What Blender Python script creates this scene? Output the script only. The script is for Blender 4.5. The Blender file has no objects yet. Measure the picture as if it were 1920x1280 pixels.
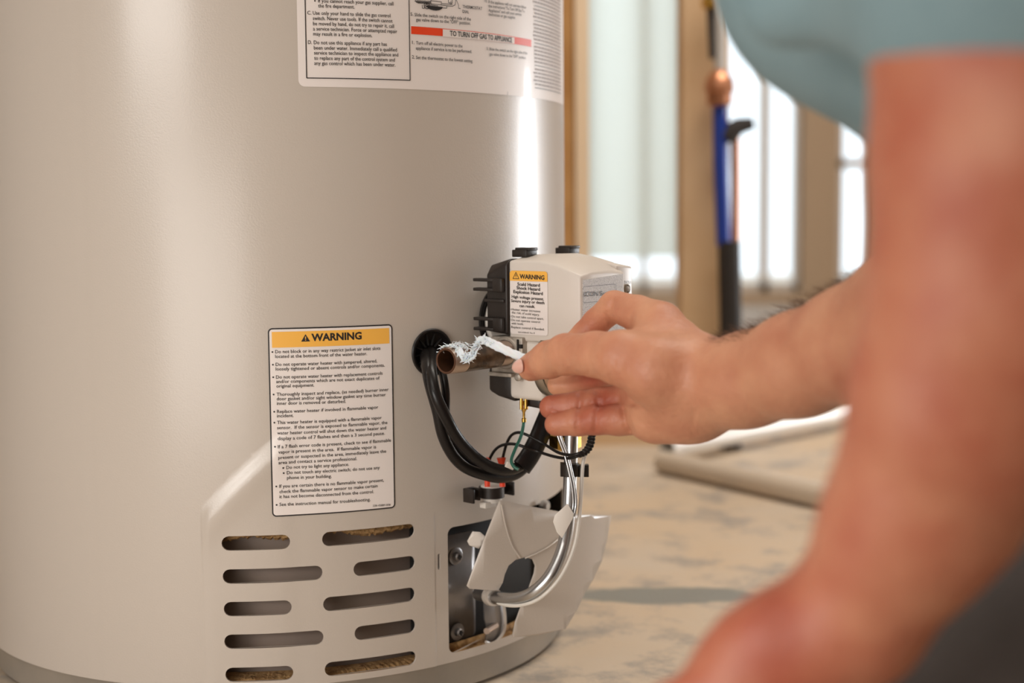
import bpy, bmesh, math, random
import numpy as np
from mathutils import Vector, Matrix
rnd = random.Random(7)
SC = bpy.context.scene
COL = SC.collection
# ------------------------------------------------------------------ camera
R = 0.28                       # jacket radius, heater axis at the origin
CX, CD, CZ = 0.22834, 1.42795, 0.415
FPX, PIT, ROL = 2747.44, 0.0928884, -0.0083493
cr, sr, cp, sp = math.cos(ROL), math.sin(ROL), math.cos(PIT), math.sin(PIT)
r0, u0, f0 = Vector((1, 0, 0)), Vector((0, sp, cp)), Vector((0, cp, -sp))
cam_d = bpy.data.cameras.new('camera')
cam = bpy.data.objects.new('camera', cam_d)
COL.objects.link(cam)
right, up = cr*r0 + sr*u0, -sr*r0 + cr*u0
M = Matrix((right, up, -f0)).transposed().to_4x4()
M.translation = Vector((CX, -CD, CZ))
cam.matrix_world = M
cam_d.sensor_width = 36
cam_d.lens = FPX/1920*36
cam_d.clip_start = 0.02
cam_d.dof.use_dof = True
cam_d.dof.focus_distance = 1.145
cam_d.dof.aperture_fstop = 3.6
SC.camera = cam
# ------------------------------------------------------------------ light
SC.view_settings.view_transform = 'Standard'
SC.view_settings.look = 'None'
SC.view_settings.exposure = 0.17
SC.view_settings.gamma = 1.0
SC.view_settings.use_curve_mapping = False
W = bpy.data.worlds.new('sky'); SC.world = W
W.use_nodes = True
bg = W.node_tree.nodes['Background']
bg.inputs[0].default_value = (0.83, 0.93, 1.0, 1)
bg.inputs[1].default_value = 1.55

def area(name, loc, target, sx, sy, power, color):
    l = bpy.data.lights.new(name, 'AREA')
    l.shape = 'RECTANGLE'; l.size = sx; l.size_y = sy
    l.energy = power; l.color = color
    o = bpy.data.objects.new(name, l); COL.objects.link(o)
    o.location = loc
    o.rotation_euler = (Vector(target)-Vector(loc)).to_track_quat('-Z', 'Y').to_euler()
    return o
area('window_light_rear', (-2.05, -3.3, 1.06), (0, 0, 0.30), 1.75, 0.24, 32, (1.0, 0.97, 0.93))  # added strip, shaped for the diagonal jacket highlight; no window behind it
area('work_light', (-0.24, -1.04, 0.29), (0.05, -0.25, 0.34), 0.50, 0.34, 2.2, (1.0, 0.96, 0.91))  # added key light for the jacket's central glow; no real lamp
area('window_light_right', (3.35, 1.75, 0.43), (0.2, 0.0, 0.40), 0.26, 0.84, 46, (0.92, 0.96, 1.0))
area('ceiling_lamp_front', (-0.5, -1.7, 2.5), (0.4, 0.6, 0.2), 1.6, 1.6, 22, (1.0, 0.95, 0.88))  # added overhead fill; no ceiling fitting known
area('ceiling_lamp_back', (1.1, 0.35, 2.45), (0.8, 2.6, 0.2), 1.6, 0.8, 52, (1.0, 0.93, 0.84))  # added fill to brighten the studs, floor and far wall

# ------------------------------------------------------------------ maths helpers
def ray(px, py):
    a, b = (px-960)/FPX, -(py-640)/FPX
    dx, dy = cr*a - sr*b, sr*a + cr*b
    return Vector((dx, cp+dy*sp, -sp+dy*cp))
def P(px, py, D):
    d = ray(px, py); t = D/d.y
    return Vector((CX+d.x*t, -CD+D, CZ+d.z*t))
def hit(px, py, rad=R):
    d = ray(px, py)
    a = d.x**2+d.y**2; b = CX*d.x-CD*d.y; c = CX*CX+CD*CD-rad*rad
    t = (-b-math.sqrt(max(b*b-a*c, 0)))/a
    x, y = CX+t*d.x, -CD+t*d.y
    return math.atan2(x, -y), CZ+t*d.z
def UZ(px, py):
    th, z = hit(px, py); return R*th, z
def cyl(u, z, off=0.0):
    th = u/R
    return Vector(((R+off)*math.sin(th), -(R+off)*math.cos(th), z))
def S(px, py, off):
    th, z = hit(px, py, R+off)
    return Vector(((R+off)*math.sin(th), -(R+off)*math.cos(th), z))

# ------------------------------------------------------------------ materials
def mat(name, col, rough=0.5, metal=0.0, spec=0.5, noise=None, bump=None, coat=0, sss=0, trans=0, alpha=None):
    m = bpy.data.materials.new(name); m.use_nodes = True
    nt = m.node_tree; b = nt.nodes['Principled BSDF']
    b.inputs['Base Color'].default_value = (*col, 1)
    b.inputs['Roughness'].default_value = rough
    b.inputs['Metallic'].default_value = metal
    b.inputs['Specular IOR Level'].default_value = spec
    b.inputs['Coat Weight'].default_value = coat
    b.inputs['Coat Roughness'].default_value = 0.08
    if sss:
        b.inputs['Subsurface Weight'].default_value = sss
        b.inputs['Subsurface Radius'].default_value = (1, 0.35, 0.2)
        b.inputs['Subsurface Scale'].default_value = 0.006
    if trans: b.inputs['Transmission Weight'].default_value = trans
    tc = nt.nodes.new('ShaderNodeTexCoord')
    if noise:       # (scale, colour2, contrast low, high)
        n = nt.nodes.new('ShaderNodeTexNoise'); n.inputs['Scale'].default_value = noise[0]
        n.inputs['Detail'].default_value = 5
        nt.links.new(tc.outputs['Object'], n.inputs['Vector'])
        r = nt.nodes.new('ShaderNodeValToRGB')
        r.color_ramp.elements[0].position = noise[2]; r.color_ramp.elements[1].position = noise[3]
        r.color_ramp.elements[0].color = (*col, 1); r.color_ramp.elements[1].color = (*noise[1], 1)
        nt.links.new(n.outputs['Fac'], r.inputs['Fac'])
        nt.links.new(r.outputs['Color'], b.inputs['Base Color'])
    if bump:        # (scale, strength, distance)
        n2 = nt.nodes.new('ShaderNodeTexNoise'); n2.inputs['Scale'].default_value = bump[0]
        n2.inputs['Detail'].default_value = 3
        nt.links.new(tc.outputs['Object'], n2.inputs['Vector'])
        bp = nt.nodes.new('ShaderNodeBump'); bp.inputs['Strength'].default_value = bump[1]
        bp.inputs['Distance'].default_value = bump[2]
        nt.links.new(n2.outputs['Fac'], bp.inputs['Height'])
        nt.links.new(bp.outputs['Normal'], b.inputs['Normal'])
    return m
MT = dict(
 jacket=mat('jacket_paint', (0.555, 0.492, 0.432), 0.31, 0, 0.5, bump=(700, 0.16, 0.0007), coat=0.14),
 ring=mat('galvanised_ring', (0.34, 0.31, 0.27), 0.42, 0.4, noise=(14, (0.42, 0.38, 0.33), .35, .7)),
 drum=mat('inner_drum', (0.30, 0.235, 0.20), 0.4, 0.1, noise=(9, (0.27, 0.215, 0.18), .4, .7)),
 foam=mat('insulation_foam', (0.52, 0.31, 0.13), 0.9, noise=(120, (0.30, 0.16, 0.06), .4, .65), bump=(250, 0.9, 0.003)),
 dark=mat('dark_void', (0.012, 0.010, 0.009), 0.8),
 paper=mat('label_paper', (0.86, 0.79, 0.755), 0.38, coat=0.15),
 black=mat('print_black', (0.02, 0.016, 0.016), 0.5),
 greyprint=mat('print_grey', (0.30, 0.25, 0.24), 0.5),
 orange=mat('print_orange', (0.95, 0.50, 0.085), 0.4),
 yellow=mat('print_yellow', (0.95, 0.75, 0.2), 0.4),
 red=mat('print_red', (0.85, 0.065, 0.012), 0.4),
 rubber=mat('black_rubber', (0.010, 0.008, 0.0075), 0.34, 0, 0.35, bump=(300, 0.2, 0.0005)),
 plast=mat('black_plastic', (0.022, 0.016, 0.013), 0.40, 0, 0.4, bump=(700, 0.3, 0.0004)),
 cover=mat('valve_cover', (0.70, 0.64, 0.58), 0.38, bump=(1600, 0.10, 0.0002)),
 textured=mat('valve_face', (0.36, 0.33, 0.31), 0.5, 0.1, noise=(1500, (0.60, 0.56, 0.53), .4, .6), bump=(1500, 0.5, 0.0004)),
 cast=mat('cast_aluminium', (0.50, 0.45, 0.39), 0.45, 0.55, noise=(200, (0.38, 0.33, 0.28), .4, .7), bump=(900, 0.35, 0.0004)),
 nickel=mat('satin_nickel', (0.42, 0.37, 0.31), 0.30, 0.9),
 alu=mat('aluminium_tube', (0.56, 0.565, 0.57), 0.30, 1.0),
 zinc=mat('zinc_plate', (0.30, 0.29, 0.29), 0.36, 0.75, noise=(30, (0.20, 0.185, 0.18), .35, .7)),
 iron=mat('black_iron', (0.040, 0.024, 0.014), 0.26, 0.35, noise=(60, (0.19, 0.12, 0.07), .45, .68), bump=(500, 0.3, 0.0005)),
 thread=mat('cut_thread', (0.52, 0.42, 0.36), 0.28, 0.9),
 tape=mat('thread_tape', (0.80, 0.85, 0.90), 0.55, sss=0.3),
 brass=mat('brass', (0.75, 0.48, 0.12), 0.22, 1.0),
 green=mat('green_wire', (0.015, 0.11, 0.075), 0.35),
 redplastic=mat('red_plastic', (0.85, 0.07, 0.025), 0.35, sss=0.2),
 white=mat('white_plastic', (0.75, 0.70, 0.64), 0.4),
 wirew=mat('white_wire', (0.72, 0.68, 0.62), 0.35),
 wood=mat('pine', (0.66, 0.44, 0.245), 0.6, noise=(6, (0.74, 0.53, 0.33), .35, .7)),
 wooddark=mat('pine_orange', (0.42, 0.20, 0.055), 0.6, noise=(9, (0.55, 0.30, 0.11), .35, .7)),  # darker copy of the pine; the stud's shaded side painted in
 jamb=mat('door_jamb', (0.55, 0.41, 0.28), 0.6),
 wall=mat('wall_paint', (0.60, 0.53, 0.46), 0.8),
 ceil=mat('ceiling_paint', (0.66, 0.60, 0.54), 0.8),
 blue=mat('blue_pipe', (0.010, 0.045, 0.34), 0.4),
 copper=mat('copper', (0.55, 0.25, 0.14), 0.35, 0.8),
 conduit=mat('grey_conduit', (0.50, 0.48, 0.46), 0.5),
 insul=mat('black_insulation', (0.022, 0.018, 0.017), 0.7),
 pvc=mat('white_pvc', (0.80, 0.77, 0.73), 0.3),
 pvc2=mat('cream_pvc', (0.62, 0.53, 0.43), 0.35),
 skin=mat('skin', (0.60, 0.26, 0.15), 0.48, sss=0.10, bump=(230, 0.55, 0.0013)),
 nail=mat('nail', (0.78, 0.46, 0.38), 0.25, sss=0.2),
 hair=mat('body_hair', (0.10, 0.045, 0.02), 0.6),
 shirt=mat('teal_shirt', (0.19, 0.285, 0.315), 0.85, noise=(25, (0.23, 0.33, 0.36), .35, .7)),
 trousers=mat('grey_trousers', (0.075, 0.062, 0.057), 0.85, noise=(30, (0.09, 0.075, 0.07), .35, .7)),
 blind=mat('roller_blind', (0.78, 0.80, 0.78), 0.8),
)
def skin_nodes():
    m = MT['skin']; nt = m.node_tree; b = nt.nodes['Principled BSDF']
    at = nt.nodes.new('ShaderNodeAttribute'); at.attribute_name = 'tone'
    mx = nt.nodes.new('ShaderNodeMix'); mx.data_type = 'RGBA'
    mx.inputs[6].default_value = (0.68, 0.34, 0.20, 1); mx.inputs[7].default_value = (0.41, 0.102, 0.056, 1)  # second colour: redder skin, also darkened for the near arm's shade
    n = nt.nodes.new('ShaderNodeTexNoise'); n.inputs['Scale'].default_value = 32; n.inputs['Detail'].default_value = 4
    tc = nt.nodes.new('ShaderNodeTexCoord'); nt.links.new(tc.outputs['Object'], n.inputs['Vector'])
    ad = nt.nodes.new('ShaderNodeMath'); ad.operation = 'MULTIPLY_ADD'
    ad.inputs[1].default_value = 1.1; nt.links.new(n.outputs['Fac'], ad.inputs[0])
    nt.links.new(at.outputs['Fac'], ad.inputs[2])
    sb = nt.nodes.new('ShaderNodeMath'); sb.operation = 'SUBTRACT'; sb.inputs[1].default_value = 0.55; sb.use_clamp = True
    nt.links.new(ad.outputs[0], sb.inputs[0]); nt.links.new(sb.outputs[0], mx.inputs[0])
    nt.links.new(mx.outputs[2], b.inputs['Base Color'])
skin_nodes()

def floor_material():
    m = bpy.data.materials.new('concrete_floor'); m.use_nodes = True
    nt = m.node_tree; b = nt.nodes['Principled BSDF']; L = nt.links
    tc = nt.nodes.new('ShaderNodeTexCoord')
    def noise(scale, detail=6, rough=0.6):
        n = nt.nodes.new('ShaderNodeTexNoise'); n.inputs['Scale'].default_value = scale
        n.inputs['Detail'].default_value = detail; n.inputs['Roughness'].default_value = rough
        L.new(tc.outputs['Object'], n.inputs['Vector']); return n
    def ramp(src, p0, p1, c0, c1):
        r = nt.nodes.new('ShaderNodeValToRGB')
        r.color_ramp.elements[0].position = p0; r.color_ramp.elements[1].position = p1
        r.color_ramp.elements[0].color = c0; r.color_ramp.elements[1].color = c1
        L.new(src, r.inputs['Fac']); return r
    base = ramp(noise(3.0).outputs['Fac'], .35, .65, (0.61, 0.47, 0.325, 1), (0.59, 0.50, 0.40, 1))
    blot = ramp(noise(11.0, 8, .7).outputs['Fac'], .50, .62, (0, 0, 0, 1), (1, 1, 1, 1))
    mx = nt.nodes.new('ShaderNodeMix'); mx.data_type = 'RGBA'
    L.new(blot.outputs['Color'], mx.inputs[0]); L.new(base.outputs['Color'], mx.inputs[6])
    mx.inputs[7].default_value = (0.37, 0.325, 0.28, 1)
    # one long damp stain with its own outline
    mp = nt.nodes.new('ShaderNodeMapping'); mp.vector_type = 'POINT'
    mp.inputs['Location'].default_value = (-0.43/0.11, -0.12/0.038, 0)
    mp.inputs['Scale'].default_value = (1/0.11, 1/0.038, 0)
    L.new(tc.outputs['Object'], mp.inputs['Vector'])
    wob = noise(16, 3); ad = nt.nodes.new('ShaderNodeVectorMath'); ad.operation = 'MULTIPLY_ADD'
    ad.inputs[1].default_value = (0.9, 0.9, 0); L.new(wob.outputs['Color'], ad.inputs[0]); L.new(mp.outputs['Vector'], ad.inputs[2])
    ln = nt.nodes.new('ShaderNodeVectorMath'); ln.operation = 'LENGTH'; L.new(ad.outputs[0], ln.inputs[0])
    st = ramp(ln.outputs['Value'], .80, 1.15, (1, 1, 1, 1), (0, 0, 0, 1))
    mx2 = nt.nodes.new('ShaderNodeMix'); mx2.data_type = 'RGBA'
    L.new(st.outputs['Color'], mx2.inputs[0]); L.new(mx.outputs[2], mx2.inputs[6])
    mx2.inputs[7].default_value = (0.25, 0.25, 0.225, 1)
    L.new(mx2.outputs[2], b.inputs['Base Color'])
    rr = nt.nodes.new('ShaderNodeMapRange'); rr.inputs[3].default_value = 0.55; rr.inputs[4].default_value = 0.5
    L.new(st.outputs['Color'], rr.inputs[0]); L.new(rr.outputs[0], b.inputs['Roughness'])
    bp = nt.nodes.new('ShaderNodeBump'); bp.inputs['Strength'].default_value = 0.3; bp.inputs['Distance'].default_value = 0.002
    L.new(noise(60).outputs['Fac'], bp.inputs['Height']); L.new(bp.outputs['Normal'], b.inputs['Normal'])
    return m
MT['floor'] = floor_material()
_b = MT['jacket'].node_tree.nodes['Principled BSDF']; _b.inputs['Coat Roughness'].default_value = 0.2; _b.inputs['Coat Weight'].default_value = 0.3

# ------------------------------------------------------------------ object helpers
def link(name, me, m=None, parent=None, smooth=None):
    o = bpy.data.objects.new(name, me); COL.objects.link(o)
    if m: me.materials.append(MT[m] if isinstance(m, str) else m)
    if parent: o.parent = parent
    if smooth is not None:
        me.polygons.foreach_set('use_smooth', [True]*len(me.polygons))
        if smooth: me.set_sharp_from_angle(angle=math.radians(smooth))
    return o
def thing(name, label, cat, loc=(0, 0, 0), group=None):
    o = bpy.data.objects.new(name, None); COL.objects.link(o)
    o.empty_display_size = 0.05
    o['label'] = label; o['category'] = cat
    if group: o['group'] = group
    return o
def tag(o, label, cat, group=None):
    o['label'] = label; o['category'] = cat
    if group: o['group'] = group
    return o
class MB:
    def __init__(s): s.v = []; s.f = []
    def add(s, vs, fs):
        n = len(s.v); s.v += [tuple(v) for v in vs]; s.f += [tuple(i+n for i in f) for f in fs]; return s
    def box(s, c, h, ax=None, bev=0):
        ax = ax or (Vector((1, 0, 0)), Vector((0, 1, 0)), Vector((0, 0, 1)))
        c = Vector(c); vs = []
        for i in (-1, 1):
            for j in (-1, 1):
                for k in (-1, 1):
                    vs.append(c+ax[0]*h[0]*i+ax[1]*h[1]*j+ax[2]*h[2]*k)
        fs = [(0, 1, 3, 2), (4, 6, 7, 5), (0, 4, 5, 1), (2, 3, 7, 6), (0, 2, 6, 4), (1, 5, 7, 3)]
        return s.add(vs, fs)
    def tube(s, pts, rad, n=12, caps=True, flat=None):
        pts = [Vector(p) for p in pts]; m = len(pts)
        rads = rad if isinstance(rad, (list, tuple)) else [rad]*m
        T = []
        for i in range(m):
            t = (pts[min(i+1, m-1)]-pts[max(i-1, 0)])
            T.append(t.normalized() if t.length > 1e-9 else Vector((0, 0, 1)))
        a = Vector((0, 0, 1)) if abs(T[0].z) < 0.9 else Vector((0, 1, 0))
        N = (a-T[0]*a.dot(T[0])).normalized()
        if flat: N = (Vector(flat[0])-T[0]*Vector(flat[0]).dot(T[0])).normalized()
        vs = []
        for i in range(m):
            N = (N-T[i]*N.dot(T[i])).normalized(); B = T[i].cross(N)
            for k in range(n):
                an = 2*math.pi*k/n
                vs.append(pts[i]+(N*math.cos(an)*(flat[1] if flat else 1)+B*math.sin(an))*rads[i])
        fs = [(i*n+k, i*n+(k+1) % n, (i+1)*n+(k+1) % n, (i+1)*n+k) for i in range(m-1) for k in range(n)]
        if caps: fs += [tuple(range(n))[::-1], tuple(range((m-1)*n, m*n))]
        return s.add(vs, fs)
    def lathe(s, o, axis, prof, n=32, caps=True):
        # prof: list of (distance along axis, radius)
        axis = Vector(axis).normalized(); o = Vector(o)
        a = Vector((0, 0, 1)) if abs(axis.z) < 0.9 else Vector((1, 0, 0))
        X = (a-axis*a.dot(axis)).normalized(); Y = axis.cross(X)
        vs = [o+axis*d+(X*math.cos(2*math.pi*k/n)+Y*math.sin(2*math.pi*k/n))*r for d, r in prof for k in range(n)]
        m = len(prof)
        fs = [(i*n+k, i*n+(k+1) % n, (i+1)*n+(k+1) % n, (i+1)*n+k) for i in range(m-1) for k in range(n)]
        if caps and prof[0][1] > 1e-5: fs.append(tuple(range(n))[::-1])
        if caps and prof[-1][1] > 1e-5: fs.append(tuple(range((m-1)*n, m*n)))
        return s.add(vs, fs)
    def prism(s, pts, ext):
        n = len(pts); ext = Vector(ext); pts = [Vector(p) for p in pts]
        s.add(pts+[p+ext for p in pts], [tuple(range(n))[::-1], tuple(range(n, 2*n))] +
              [(i, (i+1) % n, (i+1) % n+n, i+n) for i in range(n)])
        return s
    def build(s, name, m=None, parent=None, smooth=30, bevel=0, seg=2):
        me = bpy.data.meshes.new(name); me.from_pydata(s.v, [], s.f)
        bm = bmesh.new(); bm.from_mesh(me)
        bmesh.ops.recalc_face_normals(bm, faces=bm.faces)
        if bevel:
            ed = [e for e in bm.edges if len(e.link_faces) == 2 and e.calc_face_angle(0) > 0.5]
            bmesh.ops.bevel(bm, geom=ed, offset=bevel, segments=seg, affect='EDGES', profile=0.5, clamp_overlap=True)
        bm.to_mesh(me); bm.free(); me.update()
        return link(name, me, m, parent, smooth)
def spline(pts, k=8):
    pts = [Vector(p) for p in pts]; out = []
    q = [pts[0]*2-pts[1]]+pts+[pts[-1]*2-pts[-2]]
    for i in range(1, len(q)-2):
        for j in range(k):
            t = j/k; a, b, c, d = q[i-1:i+3]
            out.append(0.5*((2*b)+(c-a)*t+(2*a-5*b+4*c-d)*t*t+(3*b-a-3*c+d)*t**3))
    out.append(pts[-1]); return out
def sstep(x, a=0.0, b=1.0):
    t = min(1, max(0, (x-a)/(b-a))); return t*t*(3-2*t)

# ------------------------------------------------------------------ lettering
_tc = {}
def text_geo(s, bold=0.0):
    if (s, bold) in _tc: return _tc[(s, bold)]
    cu = bpy.data.curves.new('t', 'FONT'); cu.body = s; cu.size = 1; cu.resolution_u = 2; cu.offset = bold
    o = bpy.data.objects.new('t', cu)
    me = bpy.data.meshes.new_from_object(o)
    n = len(me.vertices); co = np.empty(n*3); me.vertices.foreach_get('co', co); co = co.reshape(-1, 3)[:, :2]
    fs = [tuple(p.vertices) for p in me.polygons]
    bpy.data.objects.remove(o); bpy.data.curves.remove(cu); bpy.data.meshes.remove(me)
    _tc[(s, bold)] = (co, fs); return co, fs
_H = text_geo('H')[0]; CAP = _H[:, 1].max()-_H[:, 1].min()
def put_text(mb, s, a, b, cap, place, bold=0.0):
    """a, b: label coordinates of the ends of the baseline; place maps them to 3-D"""
    co, fs = text_geo(s, bold); x0, x1 = co[:, 0].min(), co[:, 0].max()
    base = 0.0
    ax, ay = a; bx, by = b; vs = []
    ln = math.hypot(bx-ax, by-ay); ux, uy = (bx-ax)/ln, (by-ay)/ln
    for x, y in co:
        t = (x-x0)/(x1-x0)*ln; h = (y-base)/CAP*cap
        vs.append(place(ax+ux*t-uy*h, ay+uy*t+ux*h))
    mb.add(vs, fs)
def disc(mb, c, r, place, n=10):
    mb.add([place(c[0]+r*math.cos(2*math.pi*i/n), c[1]+r*math.sin(2*math.pi*i/n)) for i in range(n)], [tuple(range(n))])
def seg(mb, a, b, w, place, n=6):
    dx, dy = b[0]-a[0], b[1]-a[1]; l = math.hypot(dx, dy) or 1; nx, ny = -dy/l*w/2, dx/l*w/2
    vs = []
    for i in range(n+1):
        t = i/n; x, y = a[0]+dx*t, a[1]+dy*t
        vs += [place(x+nx, y+ny), place(x-nx, y-ny)]
    mb.add(vs, [(2*i, 2*i+1, 2*i+3, 2*i+2) for i in range(n)])
def quad(mb, tl, tr, br, bl, place, n=16, m=1):
    vs = []
    for j in range(m+1):
        for i in range(n+1):
            s, t = i/n, j/m
            x = (tl[0]*(1-s)+tr[0]*s)*(1-t)+(bl[0]*(1-s)+br[0]*s)*t
            y = (tl[1]*(1-s)+tr[1]*s)*(1-t)+(bl[1]*(1-s)+br[1]*s)*t
            vs.append(place(x, y))
    mb.add(vs, [(j*(n+1)+i, j*(n+1)+i+1, (j+1)*(n+1)+i+1, (j+1)*(n+1)+i) for j in range(m) for i in range(n)])
def rrect(mb, x0, x1, y0, y1, r, place, n=40, rows=1):
    xs = sorted(set([x0+(x1-x0)*i/n for i in range(n+1)] + [x0+r*(1-math.cos(a)) for a in np.linspace(0, math.pi/2, 7)] +
                    [x1-r*(1-math.cos(a)) for a in np.linspace(0, math.pi/2, 7)]))
    vs = []
    for x in xs:
        e = min(x-x0, x1-x); c = r-math.sqrt(max(0, r*r-(r-e)**2)) if e < r else 0
        vs += [place(x, y1-c+(y0+c-y1+c)*j/rows) for j in range(rows+1)]
    k = rows+1
    mb.add(vs, [(k*i+j, k*i+j+1, k*(i+1)+j+1, k*(i+1)+j) for i in range(len(xs)-1) for j in range(rows)])
def tri_sign(mb_b, mb_y, c, h, place, outline=False):
    x, y = c; w = h*0.6
    def T(mb, k, oy=0): mb.add([place(x-w*k, y-h*0.45*k+oy), place(x+w*k, y-h*0.45*k+oy), place(x, y+h*0.55*k+oy)], [(0, 1, 2)])
    if outline:
        p = [(x-w, y-h*.45), (x+w, y-h*.45), (x, y+h*.55)]
        for i in range(3): seg(mb_b, p[i], p[(i+1) % 3], h*0.09, place, 2)
        seg(mb_b, (x, y+h*.22), (x, y-h*.12), h*.11, place, 1); disc(mb_b, (x, y-h*.27), h*.06, place, 6)
    else:
        T(mb_b, 1)
        seg(mb_y, (x, y+h*.22), (x, y-h*.12), h*.13, place, 1); disc(mb_y, (x, y-h*.27), h*.07, place, 6)
def lay(off): return lambda u, z: cyl(u, z, off)
PXM = 1/2390.0    # metres per pixel on the front of the jacket

# ------------------------------------------------------------------ the room
def struct(o): o['kind'] = 'structure'; return o
def wbox(x0, x1, y0, y1, z0, z1, name, m, parent=None):
    mb = MB().box(((x0+x1)/2, (y0+y1)/2, (z0+z1)/2), (abs(x1-x0)/2, abs(y1-y0)/2, abs(z1-z0)/2))
    return mb.build(name, m, parent, smooth=None)
XL, XR, YB, YF, ZC = -2.6, 3.5, -4.0, 4.6, 2.6
struct(wbox(XL, XR, YB, YF+2.5, -0.1, 0, 'floor', 'floor'))
struct(wbox(XL, XR, YB, YF, ZC, ZC+0.1, 'ceiling', 'ceil'))
struct(wbox(XL-0.1, XL, YB, YF, 0, ZC, 'wall_left', mat('bare_block_wall', (0.17, 0.135, 0.11), .9)))  # unseen wall, darkened to cut bounce on the jacket's left
struct(wbox(XR, XR+0.1, YB, YF, 0, ZC, 'wall_right', 'wall'))
struct(wbox(XL, XR, YB-0.1, YB, 0, ZC, 'wall_rear', 'wall'))
# far wall: glazed openings between jambs. px -> X at the far wall
FD = YF+CD
def fx(px): return CX+(px-960)/FPX*FD
ZB = 0.05
cols = [(fx(1096), fx(1204)), (fx(1216), fx(1284)), (fx(1350), fx(1428)), (fx(1446), fx(1504)), (fx(1571), fx(1644)), (fx(1700), fx(1780))]
mbw = MB()
def wb(x0, x1, z0, z1, y0=YF, y1=YF+0.12): mbw.box(((x0+x1)/2, (y0+y1)/2, (z0+z1)/2), ((x1-x0)/2, (y1-y0)/2, (z1-z0)/2))
wb(XL, cols[0][0], 0, ZC); wb(cols[-1][1], XR, 0, ZC)
wb(cols[0][0], cols[-1][1], 2.2, ZC); wb(cols[0][0], cols[-1][1], 0, ZB)
wb(cols[1][1], cols[2][0], ZB, 2.2); wb(cols[3][1], cols[4][0], ZB, 2.2); wb(cols[4][1], cols[5][0], ZB, 2.2)
struct(mbw.build('wall_far', 'jamb', smooth=None))
def window(n, x0, x1, mull, rail=None):
    w = MB(); t = 0.018
    for x in (x0+t, x1-t): w.box((x, YF+0.06, (ZB+2.2)/2), (t*0.6, 0.03, (2.2-ZB)/2))
    for z in (ZB+t, 2.2-t): w.box(((x0+x1)/2, YF+0.06, z), ((x1-x0)/2, 0.03, t))
    o = struct(w.build('window_%d' % n, 'white', smooth=None))
    for a, b in mull: wbox(a, b, YF+0.03, YF+0.09, ZB, 2.2, 'mullion', 'white', o)
    if rail: wbox(x0, x1, YF+0.03, YF+0.09, rail-0.017, rail+0.017, 'rail', 'jamb', o)
    return o
window(1, cols[0][0], cols[1][1], [(cols[0][1], cols[1][0])])
window(2, cols[2][0], cols[3][1], [(cols[2][1], cols[3][0])])
window(3, cols[4][0], cols[4][1], [], CZ-(312-384)/FPX*FD)
window(4, cols[5][0], cols[5][1], [])
# translucent roller blind in the first window, stopping short of the sill
bl = MB().box(((cols[0][0]+cols[1][1])/2, YF+0.01, 1.2), ((cols[1][1]-cols[0][0])/2, 0.002, 2.0/2))
bz = CZ-(484-384)/FPX*FD
bl = MB().box(((cols[0][0]+cols[1][1])/2, YF+0.012, (bz+2.2)/2), ((cols[1][1]-cols[0][0])/2, 0.0015, (2.2-bz)/2))
m = MT['blind']; nt = m.node_tree
tr = nt.nodes.new('ShaderNodeBsdfTranslucent'); tr.inputs[0].default_value = (0.93, 0.94, 0.90, 1)
ms = nt.nodes.new('ShaderNodeMixShader'); ms.inputs[0].default_value = 0.9
nt.links.new(nt.nodes['Principled BSDF'].outputs[0], ms.inputs[1]); nt.links.new(tr.outputs[0], ms.inputs[2])
nt.links.new(ms.outputs[0], nt.nodes['Material Output'].inputs[0])
tag(bl.build('roller_blind', 'blind', smooth=None), 'white translucent roller blind drawn most of the way down the left far window', 'blind')
# stud partition behind the heater
PD = 2.55-CD
def px2x(px, D): return CX+(px-960)/FPX*D
plate = struct(wbox(-1.2, px2x(1385, 2.5), PD-0.045, PD+0.045, 0, 0.038, 'wall_partition', 'wood'))
def stud(x0, x1, mtl='wood', y0=PD-0.045, y1=PD+0.045, name='stud'): return wbox(x0, x1, y0, y1, 0.038, ZC, name, mtl, plate)
stud(px2x(1046, 2.41), px2x(1082, 2.41), 'wooddark', PD-0.05, PD+0.05); stud(px2x(1083, 2.46), px2x(1109, 2.46), mat('pine_pale', (0.86, 0.68, 0.48), .6))  # one stud's shaded side and window-lit face painted as two woods
stud(px2x(1286, 2.46), px2x(1374, 2.46))
for x in (-1.15, -0.72, -0.3): stud(x, x+0.038)

# plumbing riser beside the stud
rz = thing('water_riser', 'blue water pipe with copper fitting and black insulation standing in front of the wooden stud', 'pipe')
rD = 2.465
def rp(px, py): return P(px, py, rD)
def rcyl(pts, r, name, m, mult=1): MB().tube([rp(*p) for p in pts], r, 16).build(name, m, rz)
rcyl([(1349, -400), (1350, 132)], 0.010, 'conduit', 'conduit')
rcyl([(1328, -40), (1332, 30), (1336, 110)], 0.006, 'valve_lever', 'insul')
MB().lathe(rp(1330, 5), (0, 0, 1), [(-.012, .004), (-.008, .013), (.008, .013), (.012, .004)], 16).build('brass_cap', 'brass', rz)
MB().lathe(rp(1349, 195), (0, 0, 1), [(-.004, .014), (.0, .021), (.018, .021), (.022, .025), (.04, .023), (.052, .014), (.056, .010)], 10).build('copper_fitting', 'copper', rz)
rcyl([(1350, 192), (1351, 300), (1357, 460)], 0.0125, 'blue_pipe', 'blue')
MB().tube([P(1378, 250, rD+.03), P(1379, 350, rD+.03), P(1379, 470, rD+.03)], 0.008, 14).build('copper_pipe', 'copper', rz)
MB().tube([rp(1362, 262), rp(1372, 246), rp(1386, 236), rp(1412, 231)], [.016, .017, .014, .010], 14).build('elbow_fitting', 'insul', rz)
rcyl([(1367, 452), (1370, 600), (1369, 842)], 0.0190, 'insulation', 'insul')

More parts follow.
